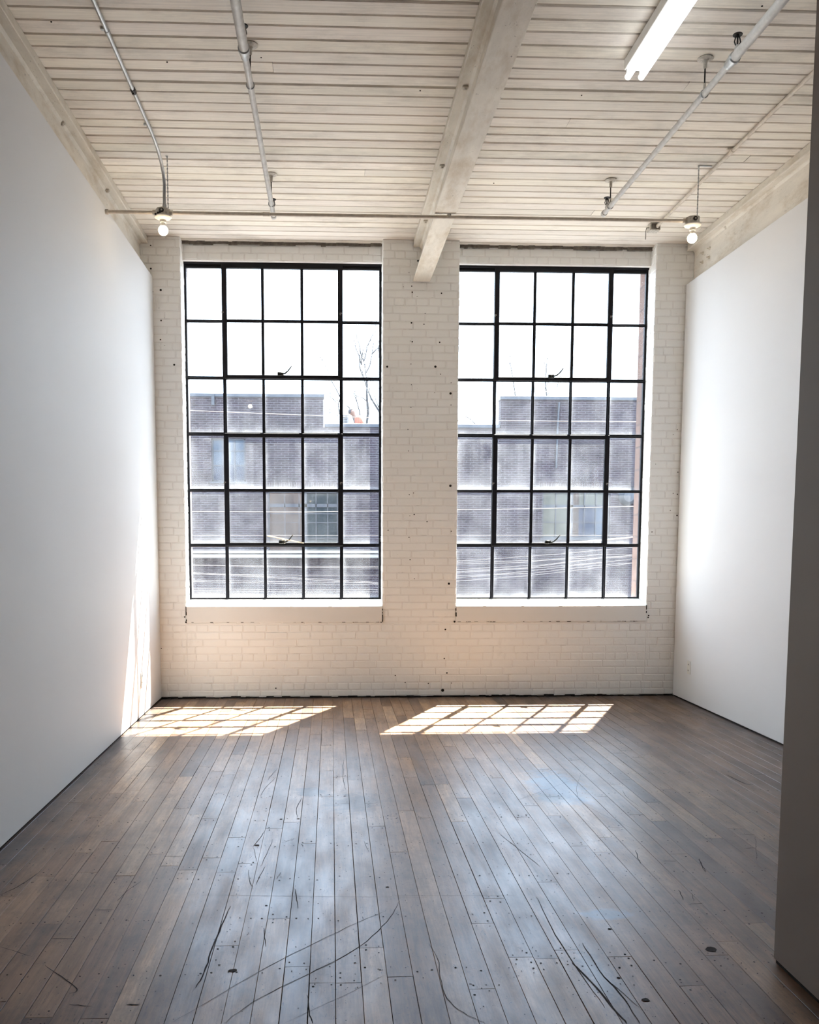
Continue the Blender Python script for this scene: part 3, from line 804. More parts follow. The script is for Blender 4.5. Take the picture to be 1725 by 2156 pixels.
# ------------------------------------------------------------ side walls
w = MB(); w.box(-1.545, XL, REAR, 7.988, 0.008, LT, 0, bev=0.003); w.box(-2.0, -1.72, REAR, 8.0, -0.1, 4.2, 0)  # second box is unseen, added behind the partition to keep stray light out
w.box(-1.545, XL - 0.004, REAR, 7.98, 0.0, 0.008, 1)
struct(build(w, 'wall_left', [M['white'], M['hole']]), 'white plaster partition on the left')
w = MB(); w.box(XR, 3.160, 2.72, 7.988, 0.010, RT, 0, bev=0.003); w.box(3.27, 3.5, REAR, 8.0, -0.1, 4.2, 0)  # outer box never shows, added to seal the void against light
w.box(XR + 0.004, 3.15, 2.72, 7.98, 0.0, 0.010, 1)
struct(build(w, 'wall_right', [M['white'], M['hole']]), 'white plaster partition on the right with an outlet')
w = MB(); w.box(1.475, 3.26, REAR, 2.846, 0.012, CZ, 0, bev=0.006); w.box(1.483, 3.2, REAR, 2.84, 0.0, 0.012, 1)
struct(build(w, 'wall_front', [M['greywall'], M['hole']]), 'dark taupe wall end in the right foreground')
w = MB(); w.box(-2.0, 3.5, REAR - 0.2, REAR, -0.1, 4.2, 0)
struct(build(w, 'wall_rear', [M['white']]))

# ------------------------------------------------------------ steel beams
def beam(xc, y1, label, z0=3.62, both=True, side=0, clips=()):
    root = empty('steel_beam', (xc, 2.0, z0))
    tag(root, label, 'beam', 'riveted steel ceiling beams')
    hw = 0.074; b = MB()
    zt = 3.905; T = 0.014
    b.box(xc - hw, xc + hw, REAR + 0.01, y1, zt, zt + T, 0, bev=0.003)
    b.box(xc - 0.006, xc + 0.006, REAR + 0.01, y1, z0 + (T if both else 0), zt, 0)
    if both: b.box(xc - hw, xc + hw, REAR + 0.01, y1, z0, z0 + T, 0, bev=0.003)
    # fillets
    for sx in (-1, 1):
        for (za, d) in ((zt, -1),) + (((z0 + T, 1),) if both else ()):
            x = xc + sx * 0.006
            b.poly8([(x, REAR + 0.01, za), (x + sx * 0.014, REAR + 0.01, za), (x, y1, za), (x + sx * 0.014, y1, za),
                     (x, REAR + 0.01, za + d * 0.016), (x, REAR + 0.01, za + d * 0.016), (x, y1, za + d * 0.016), (x, y1, za + d * 0.016)], 0)
    build(b, 'beam_body', M['beam'], root)
    n = MB(); n.box(xc - hw + 0.004, xc + hw - 0.004, REAR + 0.01, y1, zt + T, CZ - 0.003, 0, bev=0.002)
    build(n, 'timber_nailer', M['nailer'], root)
    for (u, v) in clips:
        c = onZ(u, v, zt - 0.006); k = MB()
        k.box(c.x - 0.016, c.x + 0.016, c.y - 0.014, c.y + 0.014, zt - 0.012, zt, 0, bev=0.002)
        k.lathe((c.x, c.y, zt - 0.022), [(0.0001, 0), (0.009, 0.001), (0.010, 0.010)], 6)
        build(k, 'clip_bolt', M['nailer'], root)
    return root
beam(0.787, 7.993, 'cream steel I-beam running overhead between the two windows', clips=((980, 184), (931, 350), (896, 466)))
beam(-1.62, 7.993, 'stained cream steel beam above the left partition', z0=3.56, both=False, clips=((131, 259), (226, 401)))
rb = beam(3.172, 7.993, 'cream steel beam above the right partition with four bolts', z0=3.56, both=False, clips=((1678, 367), (1530, 478)))
for (yy, zz) in ((7.804, 3.831), (7.669, 3.828), (7.808, 3.758), (7.672, 3.757)):
    k = MB(); x = 3.166
    k.lathe((x, yy, zz), [(0.016, 0), (0.016, -0.003), (0.011, -0.004), (0.011, -0.012), (0.006, -0.014), (0.006, -0.026), (0.0001, -0.027)], 6, 0, 'X')
    build(k, 'bolt', M['nailer'], rb)

# ------------------------------------------------------------ lampholders, bulbs
def lamp(loc, label, paint, stem=None):
    root = empty('bulb_lampholder', loc); tag(root, label, 'light', 'bare bulb lampholders')
    x, y, z = loc
    b = MB(); b.lathe((x, y, z), [(0.0001, -0.024), (0.046, -0.024), (0.049, -0.020), (0.049, 0.018), (0.044, 0.024), (0.0001, 0.024)], 8)
    b.lathe((x, y - 0.0485, z + 0.002), [(0.0001, -0.004), (0.013, -0.004), (0.015, 0.0), (0.015, 0.004)], 14, 1, 'Y')
    b.lathe((x, y - 0.0535, z + 0.002), [(0.0001, -0.001), (0.005, -0.001), (0.006, 0.0)], 10, 0, 'Y')
    if paint:
        for a in (0.3, 1.0, -0.9, -2.2): b.box(x - 0.02 + 0.012 * a, x - 0.008 + 0.012 * a, y - 0.0502, y - 0.04, z - 0.018 + 0.006 * a, z - 0.006 + 0.006 * a, 1)
    build(b, 'junction_box', [M['creambox'], M['black']], root)
    h = MB(); h.lathe((x, y, z - 0.024), [(0.0001, 0), (0.056, 0), (0.058, -0.006), (0.052, -0.013), (0.030, -0.019), (0.021, -0.024), (0.021, -0.040), (0.017, -0.042), (0.0001, -0.042)], 28)
    build(h, 'lampholder', M['ivory'], root, smooth=True)
    g = MB(); g.lathe((x, y, z - 0.066), [(0.013, 0.004), (0.015, -0.004), (0.019, -0.018), (0.021, -0.024)], 20, 0)
    bo = build(g, 'bulb_base', M['whitemetal'], root, smooth=True)
    g = MB(); R = 0.0325
    prof = [(0.021, -0.024)] + [(R * math.sin(t), -0.052 - 0.002 + R * -math.cos(PI - t) * -1 * -1) for t in [PI * q / 14 for q in range(3, 15)]]
    prof = [(0.021, -0.024)] + [(max(R * math.sin(t), 0.0001), -0.050 + R * math.cos(t)) for t in [PI * q / 14 for q in range(4, 15)]]
    g.lathe((x, y, z - 0.066), prof, 24)
    build(g, 'bulb', M['bulb'], root, smooth=True)
    return root
LY = 6.37; LZ = 3.600
pl = onY(343, 446, LY); pr = onY(1459, 466, LY)
lamp((pl.x, LY, LZ), 'chipped round box with lit bare bulb hanging near the left wall', True)
lamp((pr.x, LY, LZ), 'clean cream round box with lit bare bulb near the right wall', False)
r3 = lamp((-1.257, 1.96, 3.600), 'lit bare bulb lampholder seen as bright dot reflected in left window', False)
k = MB(); k.tube([(-1.257, 1.96, 3.62), (-1.257, 1.96, CZ)], 0.009, 10); build(k, 'stem', M['galv'], r3)

# straight cream conduit across the room
def coupling(mb, p, ax, r, l=0.022, m=0):
    mb.lathe(p, [(r, -l), (r + 0.002, -l + 0.002), (r + 0.002, l - 0.002), (r, l)], 14, m, ax)
root = empty('cross_conduit', (0.5, LY, LZ)); tag(root, 'long cream conduit crossing the room just under the middle beam', 'conduit')
b = MB(); R = 0.0115
b.tube([(-1.512, LY, LZ), (pl.x - 0.045, LY, LZ)], R, 14)
b.tube([(pl.x + 0.045, LY, LZ), (pr.x - 0.045, LY, LZ)], R, 14)
build(b, 'conduit_tube', M['cream'], root, smooth=True)
for x in (pl.x - 0.058, pl.x + 0.058, pr.x - 0.058, -1.500):
    k = MB(); coupling(k, (x, LY, LZ), 'X', R + 0.003, 0.011); build(k, 'connector', M['cream'], root, smooth=True)
k = MB(); coupling(k, (onY(561, 451, LY).x, LY, LZ), 'X', R + 0.001, 0.024); build(k, 'coupling', M['cream'], root, smooth=True)
k = MB(); k.box(0.800, 0.826, LY - 0.010, LY + 0.010, LZ + 0.006, 3.6195, 0, bev=0.002); k.lathe((0.813, LY - 0.012, LZ + 0.004), [(0.0001, -0.003), (0.006, -0.003), (0.006, 0.003)], 6, 0, 'Y')
build(k, 'beam_clamp', M['creambox'], root)

# grey conduit on the ceiling dropping to the left lamp
root = empty('ceiling_conduit', (-1.12, 4, 3.95)); tag(root, 'thin shiny grey conduit bending down to the left bulb', 'conduit', 'conduits along the ceiling')
xx = pl.x + 0.012
pts = [(-1.118, REAR + 0.02, 3.952), (-1.118, 5.62, 3.952), (-1.117, 5.86, 3.950), (-1.113, 6.02, 3.938), (-1.110, 6.14, 3.915), (-1.108, 6.23, 3.880), (-1.107, 6.30, 3.835), (-1.107, 6.345, 3.775), (xx, 6.366, 3.71), (xx, LY, 3.625)]
b = MB(); b.tube(pts, 0.0105, 14); build(b, 'conduit_tube', M['galv'], root, smooth=True)
for (u, v) in ((222, 66), (313, 266)):
    p = onZ(u, v, 3.952); k = MB(); coupling(k, (-1.118, p.y, 3.952), 'Y', 0.0115, 0.012)
    k.box(-1.150, -1.118, p.y - 0.008, p.y + 0.008, 3.958, CZ - 0.003); build(k, 'strap', M['galv'], root)
p = onZ(277, 191, 3.952); k = MB(); coupling(k, (-1.118, p.y, 3.952), 'Y', 0.0125, 0.024); k.lathe((-1.118, p.y, 3.938), [(0.006, 0.0), (0.006, -0.008), (0.0001, -0.009)], 8)
build(k, 'coupling', M['black'], root, smooth=True)
k = MB(); coupling(k, (xx, LY, 3.640), 'Z', 0.012, 0.013); build(k, 'connector', M['galv'], root, smooth=True)

# perforated straps holding the cross conduit boxes
def strap(x, y, xe, label, zb=3.626):
    b = MB()
    z = CZ - 0.003; n = 22
    b.box(min(x, xe) - 0.006, max(x, xe) + 0.006, y - 0.006, y + 0.006, z - 0.003, z)
    # links
    k = 0; zz = z
    while zz > zb + 0.006:
        nz = max(zz - 0.0125, zb); w = 0.0042 if k % 2 == 0 else 0.0022
        b.box(x - w, x + w, y - 0.0022 if k % 2 == 0 else y - 0.0042, y + 0.0022 if k % 2 == 0 else y + 0.0042, nz + 0.001, zz - 0.0004); zz = nz; k += 1
    b.tube([(x, y, z - 0.001), (x, y, zb)], 0.0012, 6)
    return tag(build(b, 'hanger_chain', M['galv']), label, 'hanger', 'thin chains from the ceiling to the bulb boxes')
strap(pl.x + 0.036, LY, onZ(345, 322, CZ).x + 0.01, 'thin chain dropping beside the bent grey conduit to left bulb')
strap(pr.x + 0.030, LY, pr.x + 0.115, 'thin chain dropping from the ceiling to the right bulb box')

# cream conduit at right with end box
root = empty('ceiling_conduit', (2.645, 5.2, 3.95)); tag(root, 'cream conduit fixed flat to the ceiling at far right', 'conduit', 'conduits along the ceiling')
b = MB(); b.tube([(2.645, 2.86, 3.948), (2.643, 5.0, 3.950), (2.643, 6.3, 3.950), (2.648, 7.47, 3.935)], 0.0115, 14); build(b, 'conduit_tube', M['cream'], root, smooth=True)
p = onZ(1543, 317, 3.952); k = MB(); coupling(k, (2.643, p.y, 3.950), 'Y', 0.0125, 0.014); k.box(2.605, 2.643, p.y - 0.008, p.y + 0.008, 3.957, CZ - 0.003)
build(k, 'strap', M['cream'], root)
k = MB(); coupling(k, (2.648, 7.46, 3.935), 'Y', 0.0125, 0.016); build(k, 'connector', M['cream'], root, smooth=True)
k = MB(); k.box(2.590, 2.676, 7.475, 7.560, 3.905, CZ - 0.004, 0, bev=0.005)
k.box(2.600, 2.666, 7.472, 7.480, 3.913, 3.955, 1); build(k, 'end_box', [M['creambox'], M['grime']], root)
k = MB(); k.tube([(2.596, 7.50, 3.93), (2.565, 7.49, 3.925), (2.560, 7.49, 3.90), (2.560, 7.49, 3.86), (2.558, 7.49, 3.835)], 0.003, 6); build(k, 'loose_wire', M['grime'], root, smooth=True)

# ------------------------------------------------------------ sprinkler pipes
def sprinkler(x, z, y0, yend, yred, hangers, heads, label):
    root = empty('sprinkler_pipe', (x, 4.5, z)); tag(root, label, 'pipe', 'fire sprinkler pipes under the ceiling')
    b = MB(); b.tube([(x, y0, z), (x, yred, z)], 0.0235, 20); build(b, 'wide_pipe', M['pipe'], root, smooth=True)
    b = MB(); b.tube([(x, yred, z), (x, yend, z)], 0.0165, 18); build(b, 'narrow_pipe', M['pipe'], root, smooth=True)
    k = MB(); k.lathe((x, yred, z), [(0.0235, -0.055), (0.029, -0.05), (0.029, -0.03), (0.0255, -0.026), (0.0255, 0.0), (0.022, 0.015), (0.0225, 0.03), (0.0165, 0.034)], 20, 0, 'Y')
    build(k, 'reducer', M['galv'], root, smooth=True)
    k = MB(); k.lathe((x, yend, z), [(0.0165, -0.04), (0.0215, -0.036), (0.0215, -0.004), (0.018, 0.002), (0.0001, 0.003)], 18, 0, 'Y')
    build(k, 'end_fitting', M['pipe'], root, smooth=True)
    for hy in hangers:
        k = MB()
        k.lathe((x, hy, CZ - 0.003), [(0.0001, 0), (0.040, 0), (0.042, -0.004), (0.034, -0.008), (0.016, -0.012), (0.011, -0.020), (0.010, -0.048), (0.007, -0.052), (0.0001, -0.052)], 22, 0)
        k.tube([(x, hy, CZ - 0.05), (x, hy, z + 0.040)], 0.0042, 8, 1)
        k.lathe((x, hy, z + 0.018), [(0.0001, 0.038), (0.006, 0.036), (0.008, 0.0), (0.0001, -0.001)], 10, 0)
        R = 0.0205
        k.tube([(x + R * math.cos(t * PI / 8), hy, z + R * math.sin(t * PI / 8)) for t in range(17)], 0.003, 6, 2, caps=False)
        build(k, 'ring_hanger', [M['creambox'], M['black'], M['galv']], root, smooth=True)
    for hy, r0 in heads:
        k = MB(); zt = z + r0
        k.lathe((x, hy, zt - 0.004), [(0.014, 0), (0.014, 0.014), (0.010, 0.016), (0.009, 0.026), (0.0001, 0.026)], 12, 1)
        k.tube([(x - 0.008, hy, zt + 0.02), (x - 0.015, hy, zt + 0.036), (x - 0.010, hy, zt + 0.058), (x, hy, zt + 0.066)], 0.0035, 8)
        k.tube([(x + 0.008, hy, zt + 0.02), (x + 0.015, hy, zt + 0.036), (x + 0.010, hy, zt + 0.058), (x, hy, zt + 0.066)], 0.0035, 8)
        k.tube([(x, hy, zt + 0.02), (x, hy, zt + 0.07)], 0.005, 8)
        k.lathe((x, hy, zt + 0.070), [(0.0001, 0.0), (0.022, -0.003), (0.024, 0.0), (0.022, 0.003), (0.0001, 0.003)], 16)
        build(k, 'sprinkler_head', [M['black'], M['pipe']], root, smooth=True)
    return root
sprinkler(-0.413, 3.765, REAR + 0.02, 6.90, 4.66, (4.97, 6.641), ((4.60, 0.0235), (6.80, 0.0165)), 'left silver sprinkler pipe running from top edge to cross conduit')
sprinkler(2.005, 3.785, 2.86, 6.80, 4.68, (5.002, 6.638), ((4.61, 0.0235), (6.72, 0.0165)), 'right silver sprinkler pipe beside the fluorescent light')

# ------------------------------------------------------------ fluorescent light
root = empty('fluorescent_light', (1.632, 4.43, 3.88)); tag(root, 'lit two-tube fluorescent strip light fixed to the ceiling at right', 'ceiling light')
y0, y1 = 3.79, 5.025; xc = 1.628
h = MB(); h.box(xc - 0.054, xc + 0.054, y0, y1, CZ - 0.062, CZ - 0.006, 0, bev=0.003)
h.poly8([(xc - 0.030, y0 + 0.03, CZ - 0.078), (xc + 0.030, y0 + 0.03, CZ - 0.078), (xc - 0.030, y1 - 0.03, CZ - 0.078), (xc + 0.030, y1 - 0.03, CZ - 0.078),
         (xc - 0.050, y0 + 0.03, CZ - 0.062), (xc + 0.050, y0 + 0.03, CZ - 0.062), (xc - 0.050, y1 - 0.03, CZ - 0.062), (xc + 0.050, y1 - 0.03, CZ - 0.062)], 0)
build(h, 'housing', M['whitemetal'], root)
for sx in (-1, 1):
    tx = xc + sx * 0.036
    t = MB(); t.lathe((tx, 0, CZ - 0.100), [(0.0001, y0 + 0.018), (0.010, y0 + 0.019), (0.0165, y0 + 0.03), (0.0165, y1 - 0.012), (0.010, y1 - 0.001), (0.0001, y1)], 16, 0, 'Y')
    build(t, 'fluorescent_tube', M['tube'], root, smooth=True)
    for yy in (y0 + 0.005, y1 - 0.020):
        s = MB(); s.box(tx - 0.011, tx + 0.011, yy, yy + 0.010, CZ - 0.108, CZ - 0.060, 0, bev=0.002); build(s, 'tube_socket', M['whitemetal'], root)

# ------------------------------------------------------------ outlets
def outlet(x, sx, yc, zc, label):
    root = empty('wall_outlet', (x, yc, zc)); tag(root, label, 'outlet', 'wall outlets')
    p = MB(); a, b_ = sorted((x - sx * 0.0, x - sx * 0.005)); p.box(a, b_, yc - 0.035, yc + 0.035, zc - 0.057, zc + 0.057, 0, bev=0.002); build(p, 'cover_plate', M['ivory'], root)
    for dz in (-0.026, 0.026):
        q = MB(); q.lathe((x - sx * 0.005, yc, zc + dz), [(0.017, 0), (0.017, -sx * 0.0015), (0.0001, -sx * 0.0016)], 16, 0, 'X')
        for dy in (-0.006, 0.006): q.box(x - sx * 0.008, x - sx * 0.006, yc + dy - 0.0015, yc + dy + 0.0015, zc + dz - 0.004, zc + dz + 0.006, 1)
        build(q, 'socket', [M['ivory'], M['black']], root)
outlet(XR, 1, 7.635, 0.305, 'ivory duplex outlet low on the right partition')
po = onX(298, 1430, XL); outlet(XL, -1, po.y, po.z, 'small outlet low on the left partition in the sunlight')

# ------------------------------------------------------------ outside: opposite building
FY = 28.0
root = empty('brick_building', (2.5, FY, -6.0)); tag(root, 'dark brick building across the street with stepped parapet', 'building')
zHi, zLo, zHi2 = 5.70, 4.82, 5.68
xa, xb = -0.223, 5.222
holes = [(-3.63, -2.60, 3.17, 4.47), (-1.93, 0.23, 0.98, 2.88), (6.56, 8.70, 1.46, 2.90)]
wl = MB()
def wall_cells(mb, x0, x1, z0, z1, y0, y1, hs):
    X = sorted({x0, x1} | {min(max(h[i], x0), x1) for h in hs for i in (0, 1)}); Z = sorted({z0, z1} | {min(max(h[i], z0), z1) for h in hs for i in (2, 3)})
    for a, b in zip(X, X[1:]):
        for c, d in zip(Z, Z[1:]):
            mx, mz = (a + b) / 2, (c + d) / 2
            if any(h[0] < mx < h[1] and h[2] < mz < h[3] for h in hs): continue
            mb.box(a, b, y0, y1, c, d)
wall_cells(wl, -13.0, xa, -6, zHi, FY, FY + 0.4, holes)
wall_cells(wl, xa, xb, -6, zLo, FY, FY + 0.4, holes)
wall_cells(wl, xb, 18.0, -6, zHi2, FY, FY + 0.4, holes)
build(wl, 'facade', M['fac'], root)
r_ = MB(); r_.box(-13, 18, FY + 0.4, FY + 4.4, 3.2, 3.35); r_.box(-13, 18, FY + 4.2, FY + 4.4, -6, 3.2); build(r_, 'roof_deck', M['roofing'], root)
for (a, b, z) in ((-13.0, xa + 0.03, zHi), (xa + 0.03, xb - 0.03, zLo), (xb - 0.03, 18.0, zHi2)):
    k = MB(); k.box(a, b, FY - 0.06, FY + 0.46, z, z + 0.105, 0, bev=0.01); build(k, 'coping', M['coping'], root)
for (a, b, z) in ((-3.70, -2.58, 4.50), (-1.98, 0.28, 2.93), (6.45, 8.75, 2.94)):
    k = MB(); k.box(a, b, FY - 0.012, FY + 0.01, z, z + 0.215); build(k, 'soldier_course', M['sold'], root)
def facwin(x0, x1, z0, z1, lights, rows_, panes, transom=None):
    w = MB(); t = 0.045; y0 = FY + 0.06; y1 = FY + 0.13
    w.box(x0, x1, y0, y1, z0, z0 + t); w.box(x0, x1, y0, y1, z1 - t, z1); w.box(x0, x0 + t, y0, y1, z0, z1); w.box(x1 - t, x1, y0, y1, z0, z1)
    for L in lights: w.box(L[0] - L[1], L[0] + L[1], y0 + 0.01, y1, z0, z1)
    for z in rows_: w.box(x0, x1, y0 + 0.02, y1 - 0.01, z - 0.014, z + 0.014)
    if transom: w.box(x0, x1, y0 + 0.01, y1, transom - 0.05, transom + 0.05)
    w.box(x0 - 0.05, x1 + 0.05, FY - 0.03, FY + 0.1, z0 - 0.06, z0)
    wo = build(w, 'facade_window', M['frameblue'], root)
    for (a, b, c, d, mt, dy) in panes:
        p = MB(); p.box(a, b, FY + 0.10 + dy, FY + 0.106 + dy, c, d); build(p, 'pane', mt, wo)
    p = MB(); p.box(x0, x1, FY + 0.3, FY + 0.38, z0, z1); build(p, 'dark_interior', M['black'], wo)
facwin(-3.63, -2.60, 3.17, 4.47, [(-3.295, 0.012), (-2.94, 0.02)], [3.66, 4.10], [(-3.6, -2.63, 3.2, 4.44, M['fsky'], 0)])
facwin(-1.93, 0.23, 0.98, 2.88, [(-1.42, 0.014), (-0.98, 0.014), (-0.80, 0.06), (-0.46, 0.014), (-0.10, 0.014)], [1.45, 1.93, 2.20],
       [(-1.9, 0.2, 1.0, 2.86, M['fglass'], 0)], 2.45)
facwin(6.56, 8.70, 1.46, 2.90, [(7.00, 0.014), (7.47, 0.07), (7.90, 0.014), (8.26, 0.014)], [1.95], [(6.6, 7.42, 1.5, 2.87, M['green'], 0), (7.52, 7.74, 1.5, 2.87, M['fglass'], 0), (7.74, 8.66, 1.5, 2.44, M['fsky'], 0), (7.74, 8.66, 2.44, 2.87, M['green'], 0)], 2.44)
# downpipe, round vent, conduit clamp
k = MB(); dp = onY(1176, 900, FY).x; k.tube([(dp, FY - 0.03, 5.6), (dp - 0.03, FY - 0.03, 4.9), (dp - 0.05, FY - 0.03, 3.6)], 0.03, 8); build(k, 'downpipe', M['frameblue'], root)
c = onY(1320, 1046, FY); k = MB(); k.lathe((c.x, FY - 0.02, c.z), [(0.0001, -0.25), (0.16, -0.22), (0.25, -0.10), (0.27, 0.02)], 20, 0, 'Y'); k.box(c.x + 0.18, c.x + 0.55, FY - 0.2, FY, c.z - 0.1, c.z + 0.30); build(k, 'round_vent', M['frameblue'], root, smooth=True)
k = MB(); k.box(-13.0, 3.2, FY - 0.50, FY, 0.99, 1.07, 0, bev=0.01); k.box(-13.0, 3.2, FY - 0.44, FY, 0.86, 0.96); build(k, 'stone_ledge', M['ledge'], root)
k = MB(); c = onY(449, 838, FY); k.box(c.x - 0.045, c.x + 0.045, FY - 0.09, FY, c.z - 0.22, c.z + 0.10); build(k, 'scupper', M['frameblue'], root)

g = MB(); g.box(-60, 60, OY + 0.1, 120, -6.3, -6.0)
struct(build(g, 'ground', M['street']), 'street below the windows')

# rooftop things
p = onY(727, 893, 29.3)
root = empty('rooftop_unit', (p.x, 29.4, 3.35)); tag(root, 'small white louvred unit on the roof left of the worker', 'air conditioner')
ux0, ux1 = onY(714, 880, 29.3).x, onY(735, 880, 29.3).x; uz1 = onY(727, 873, 29.3).z
k = MB(); k.box(ux0, ux1, 29.3, 29.8, 3.35, uz1, 0, bev=0.01); build(k, 'casing', M['acwhite'], root)
k = MB(); z = 3.6
while z < uz1 - 0.03: k.box(ux0 + 0.12, ux1 - 0.06, 29.285, 29.302, z, z + 0.022); z += 0.052
build(k, 'louvre', M['frameblue'], root)
p = onY(694, 880, 29.6)
k = MB(); zt = onY(694, 868, 29.6).z
k.lathe((p.x, 29.6, 3.35), [(0.055, 0), (0.055, zt - 3.35)], 14); k.lathe((p.x, 29.6, zt), [(0.055, -0.02), (0.09, -0.01), (0.09, 0.03), (0.0001, 0.05)], 14)
tag(build(k, 'vent_pipe', M['acwhite'], smooth=True), 'thin pale capped vent pipe on the lower roof', 'pipe')

# ------------------------------------------------------------ person on the roof
def skin(name, joints, edges, mat, parent, sub=2):
    me = bpy.data.meshes.new(name); off = WO[parent.name]
    me.from_pydata([tuple(Vector(j[0]) - off) for j in joints], edges, [])
    o = bpy.data.objects.new(name, me); COL.objects.link(o); o.parent = parent; WO[o.name] = off
    o.modifiers.new('skin', 'SKIN'); o.modifiers['skin'].use_smooth_shade = True; s = o.modifiers.new('sub', 'SUBSURF'); s.levels = sub; s.render_levels = sub
    sv = me.skin_vertices[0].data if me.skin_vertices else None
    for i, j in enumerate(joints):
        r = j[1]; sv[i].radius = (r, r) if not isinstance(r, tuple) else r
    sv[0].use_root = True
    me.materials.append(mat)
    return o
hp = onY(742, 869, 29.2); hx, hz = hp.x, hp.z
PYY = 29.2; RZ = 3.35
px0 = onY(759, 893, PYY).x
hipz = RZ + 1.02 
root = empty('person', (px0, PYY, RZ)); tag(root, 'person in orange shirt with dark hair leaning on the opposite roof', 'person')
Hd = Vector((hx, PYY - 0.01, hz)); dh = Vector((-0.62, 0, 0.78)).normalized()
Sh = Hd - dh * 0.10 + Vector((0.155, 0.0, -0.11)); Hip = Vector((px0 + 0.12, PYY, hipz)); Nk = Hd - dh * 0.11
skin('body', [(Hip, 0.14), (Hip + Vector((0, -0.10, -0.06)), 0.085), (Hip + Vector((0, -0.13, -0.48)), 0.06), (Hip + Vector((0.02, -0.12, -0.93)), 0.045), (Hip + Vector((-0.02, -0.24, -0.97)), 0.035),
              (Hip + Vector((0, 0.10, -0.06)), 0.085), (Hip + Vector((0, 0.13, -0.48)), 0.06), (Hip + Vector((0.02, 0.12, -0.93)), 0.045), (Hip + Vector((-0.02, 0.02, -0.97)), 0.035),
              (Hip.lerp(Sh, 0.55), 0.13), (Sh, 0.13), (Nk, 0.058), (Hd - dh * 0.045, (0.105, 0.090)),
              (Sh + Vector((-0.02, -0.18, 0.0)), 0.055), (Sh + Vector((-0.06, -0.25, -0.28)), 0.042), (Sh + Vector((-0.16, -0.24, -0.48)), 0.03),
              (Sh + Vector((0.04, 0.18, -0.02)), 0.055), (Sh + Vector((0.12, 0.22, -0.28)), 0.042), (Sh + Vector((-0.02, 0.22, -0.46)), 0.03), (Hd + dh * 0.03, (0.135, 0.112)), (Hd + dh * 0.10, (0.105, 0.085))],
     [(0, 1), (1, 2), (2, 3), (3, 4), (0, 5), (5, 6), (6, 7), (7, 8), (0, 9), (9, 10), (10, 11), (11, 12), (10, 13), (13, 14), (14, 15), (10, 16), (16, 17), (17, 18), (12, 19), (19, 20)], M['skin'], root)
skin('shirt', [(Hip, 0.185), (Hip.lerp(Sh, 0.5), 0.20), (Sh + Vector((0.01, 0, -0.02)), 0.18), (Nk.lerp(Sh, 0.4), 0.10),
               (Sh + Vector((-0.02, -0.19, 0.0)), 0.08), (Sh + Vector((-0.055, -0.25, -0.26)), 0.062), (Sh + Vector((0.04, 0.19, -0.02)), 0.08), (Sh + Vector((0.12, 0.225, -0.26)), 0.062)],
     [(0, 1), (1, 2), (2, 3), (2, 4), (4, 5), (2, 6), (6, 7)], M['orange'], root)
skin('trousers', [(Hip + Vector((0, 0, -0.03)), 0.17), (Hip + Vector((0, -0.10, -0.08)), 0.11), (Hip + Vector((0, -0.13, -0.48)), 0.085), (Hip + Vector((0.02, -0.12, -0.88)), 0.07),
                  (Hip + Vector((0, 0.10, -0.08)), 0.11), (Hip + Vector((0, 0.13, -0.48)), 0.085), (Hip + Vector((0.02, 0.12, -0.88)), 0.07)],
     [(0, 1), (1, 2), (2, 3), (0, 4), (4, 5), (5, 6)], M['denim'], root)
d = dh
import bmesh
bm = bmesh.new(); bmesh.ops.create_uvsphere(bm, u_segments=28, v_segments=18, radius=0.115)
me = bpy.data.meshes.new('hair')
for v in bm.verts:
    v.co += Vector(noise.noise_vector(v.co * 25)) * 0.003
dl = [v for v in bm.verts if v.co.dot(d) < -0.02 or (v.co.dot(Vector((0.6, -0.5, 0.4))) > 0.05 and v.co.dot(d) < 0.035)]
bmesh.ops.delete(bm, geom=dl, context='VERTS'); bm.to_mesh(me); bm.free(); me.materials.append(M['hair'])
ho = bpy.data.objects.new('hair', me); COL.objects.link(ho); ho.parent = root; ho.location = Hd + d * 0.035 - WO[root.name]
so = ho.modifiers.new('solid', 'SOLIDIFY'); so.thickness = 0.008

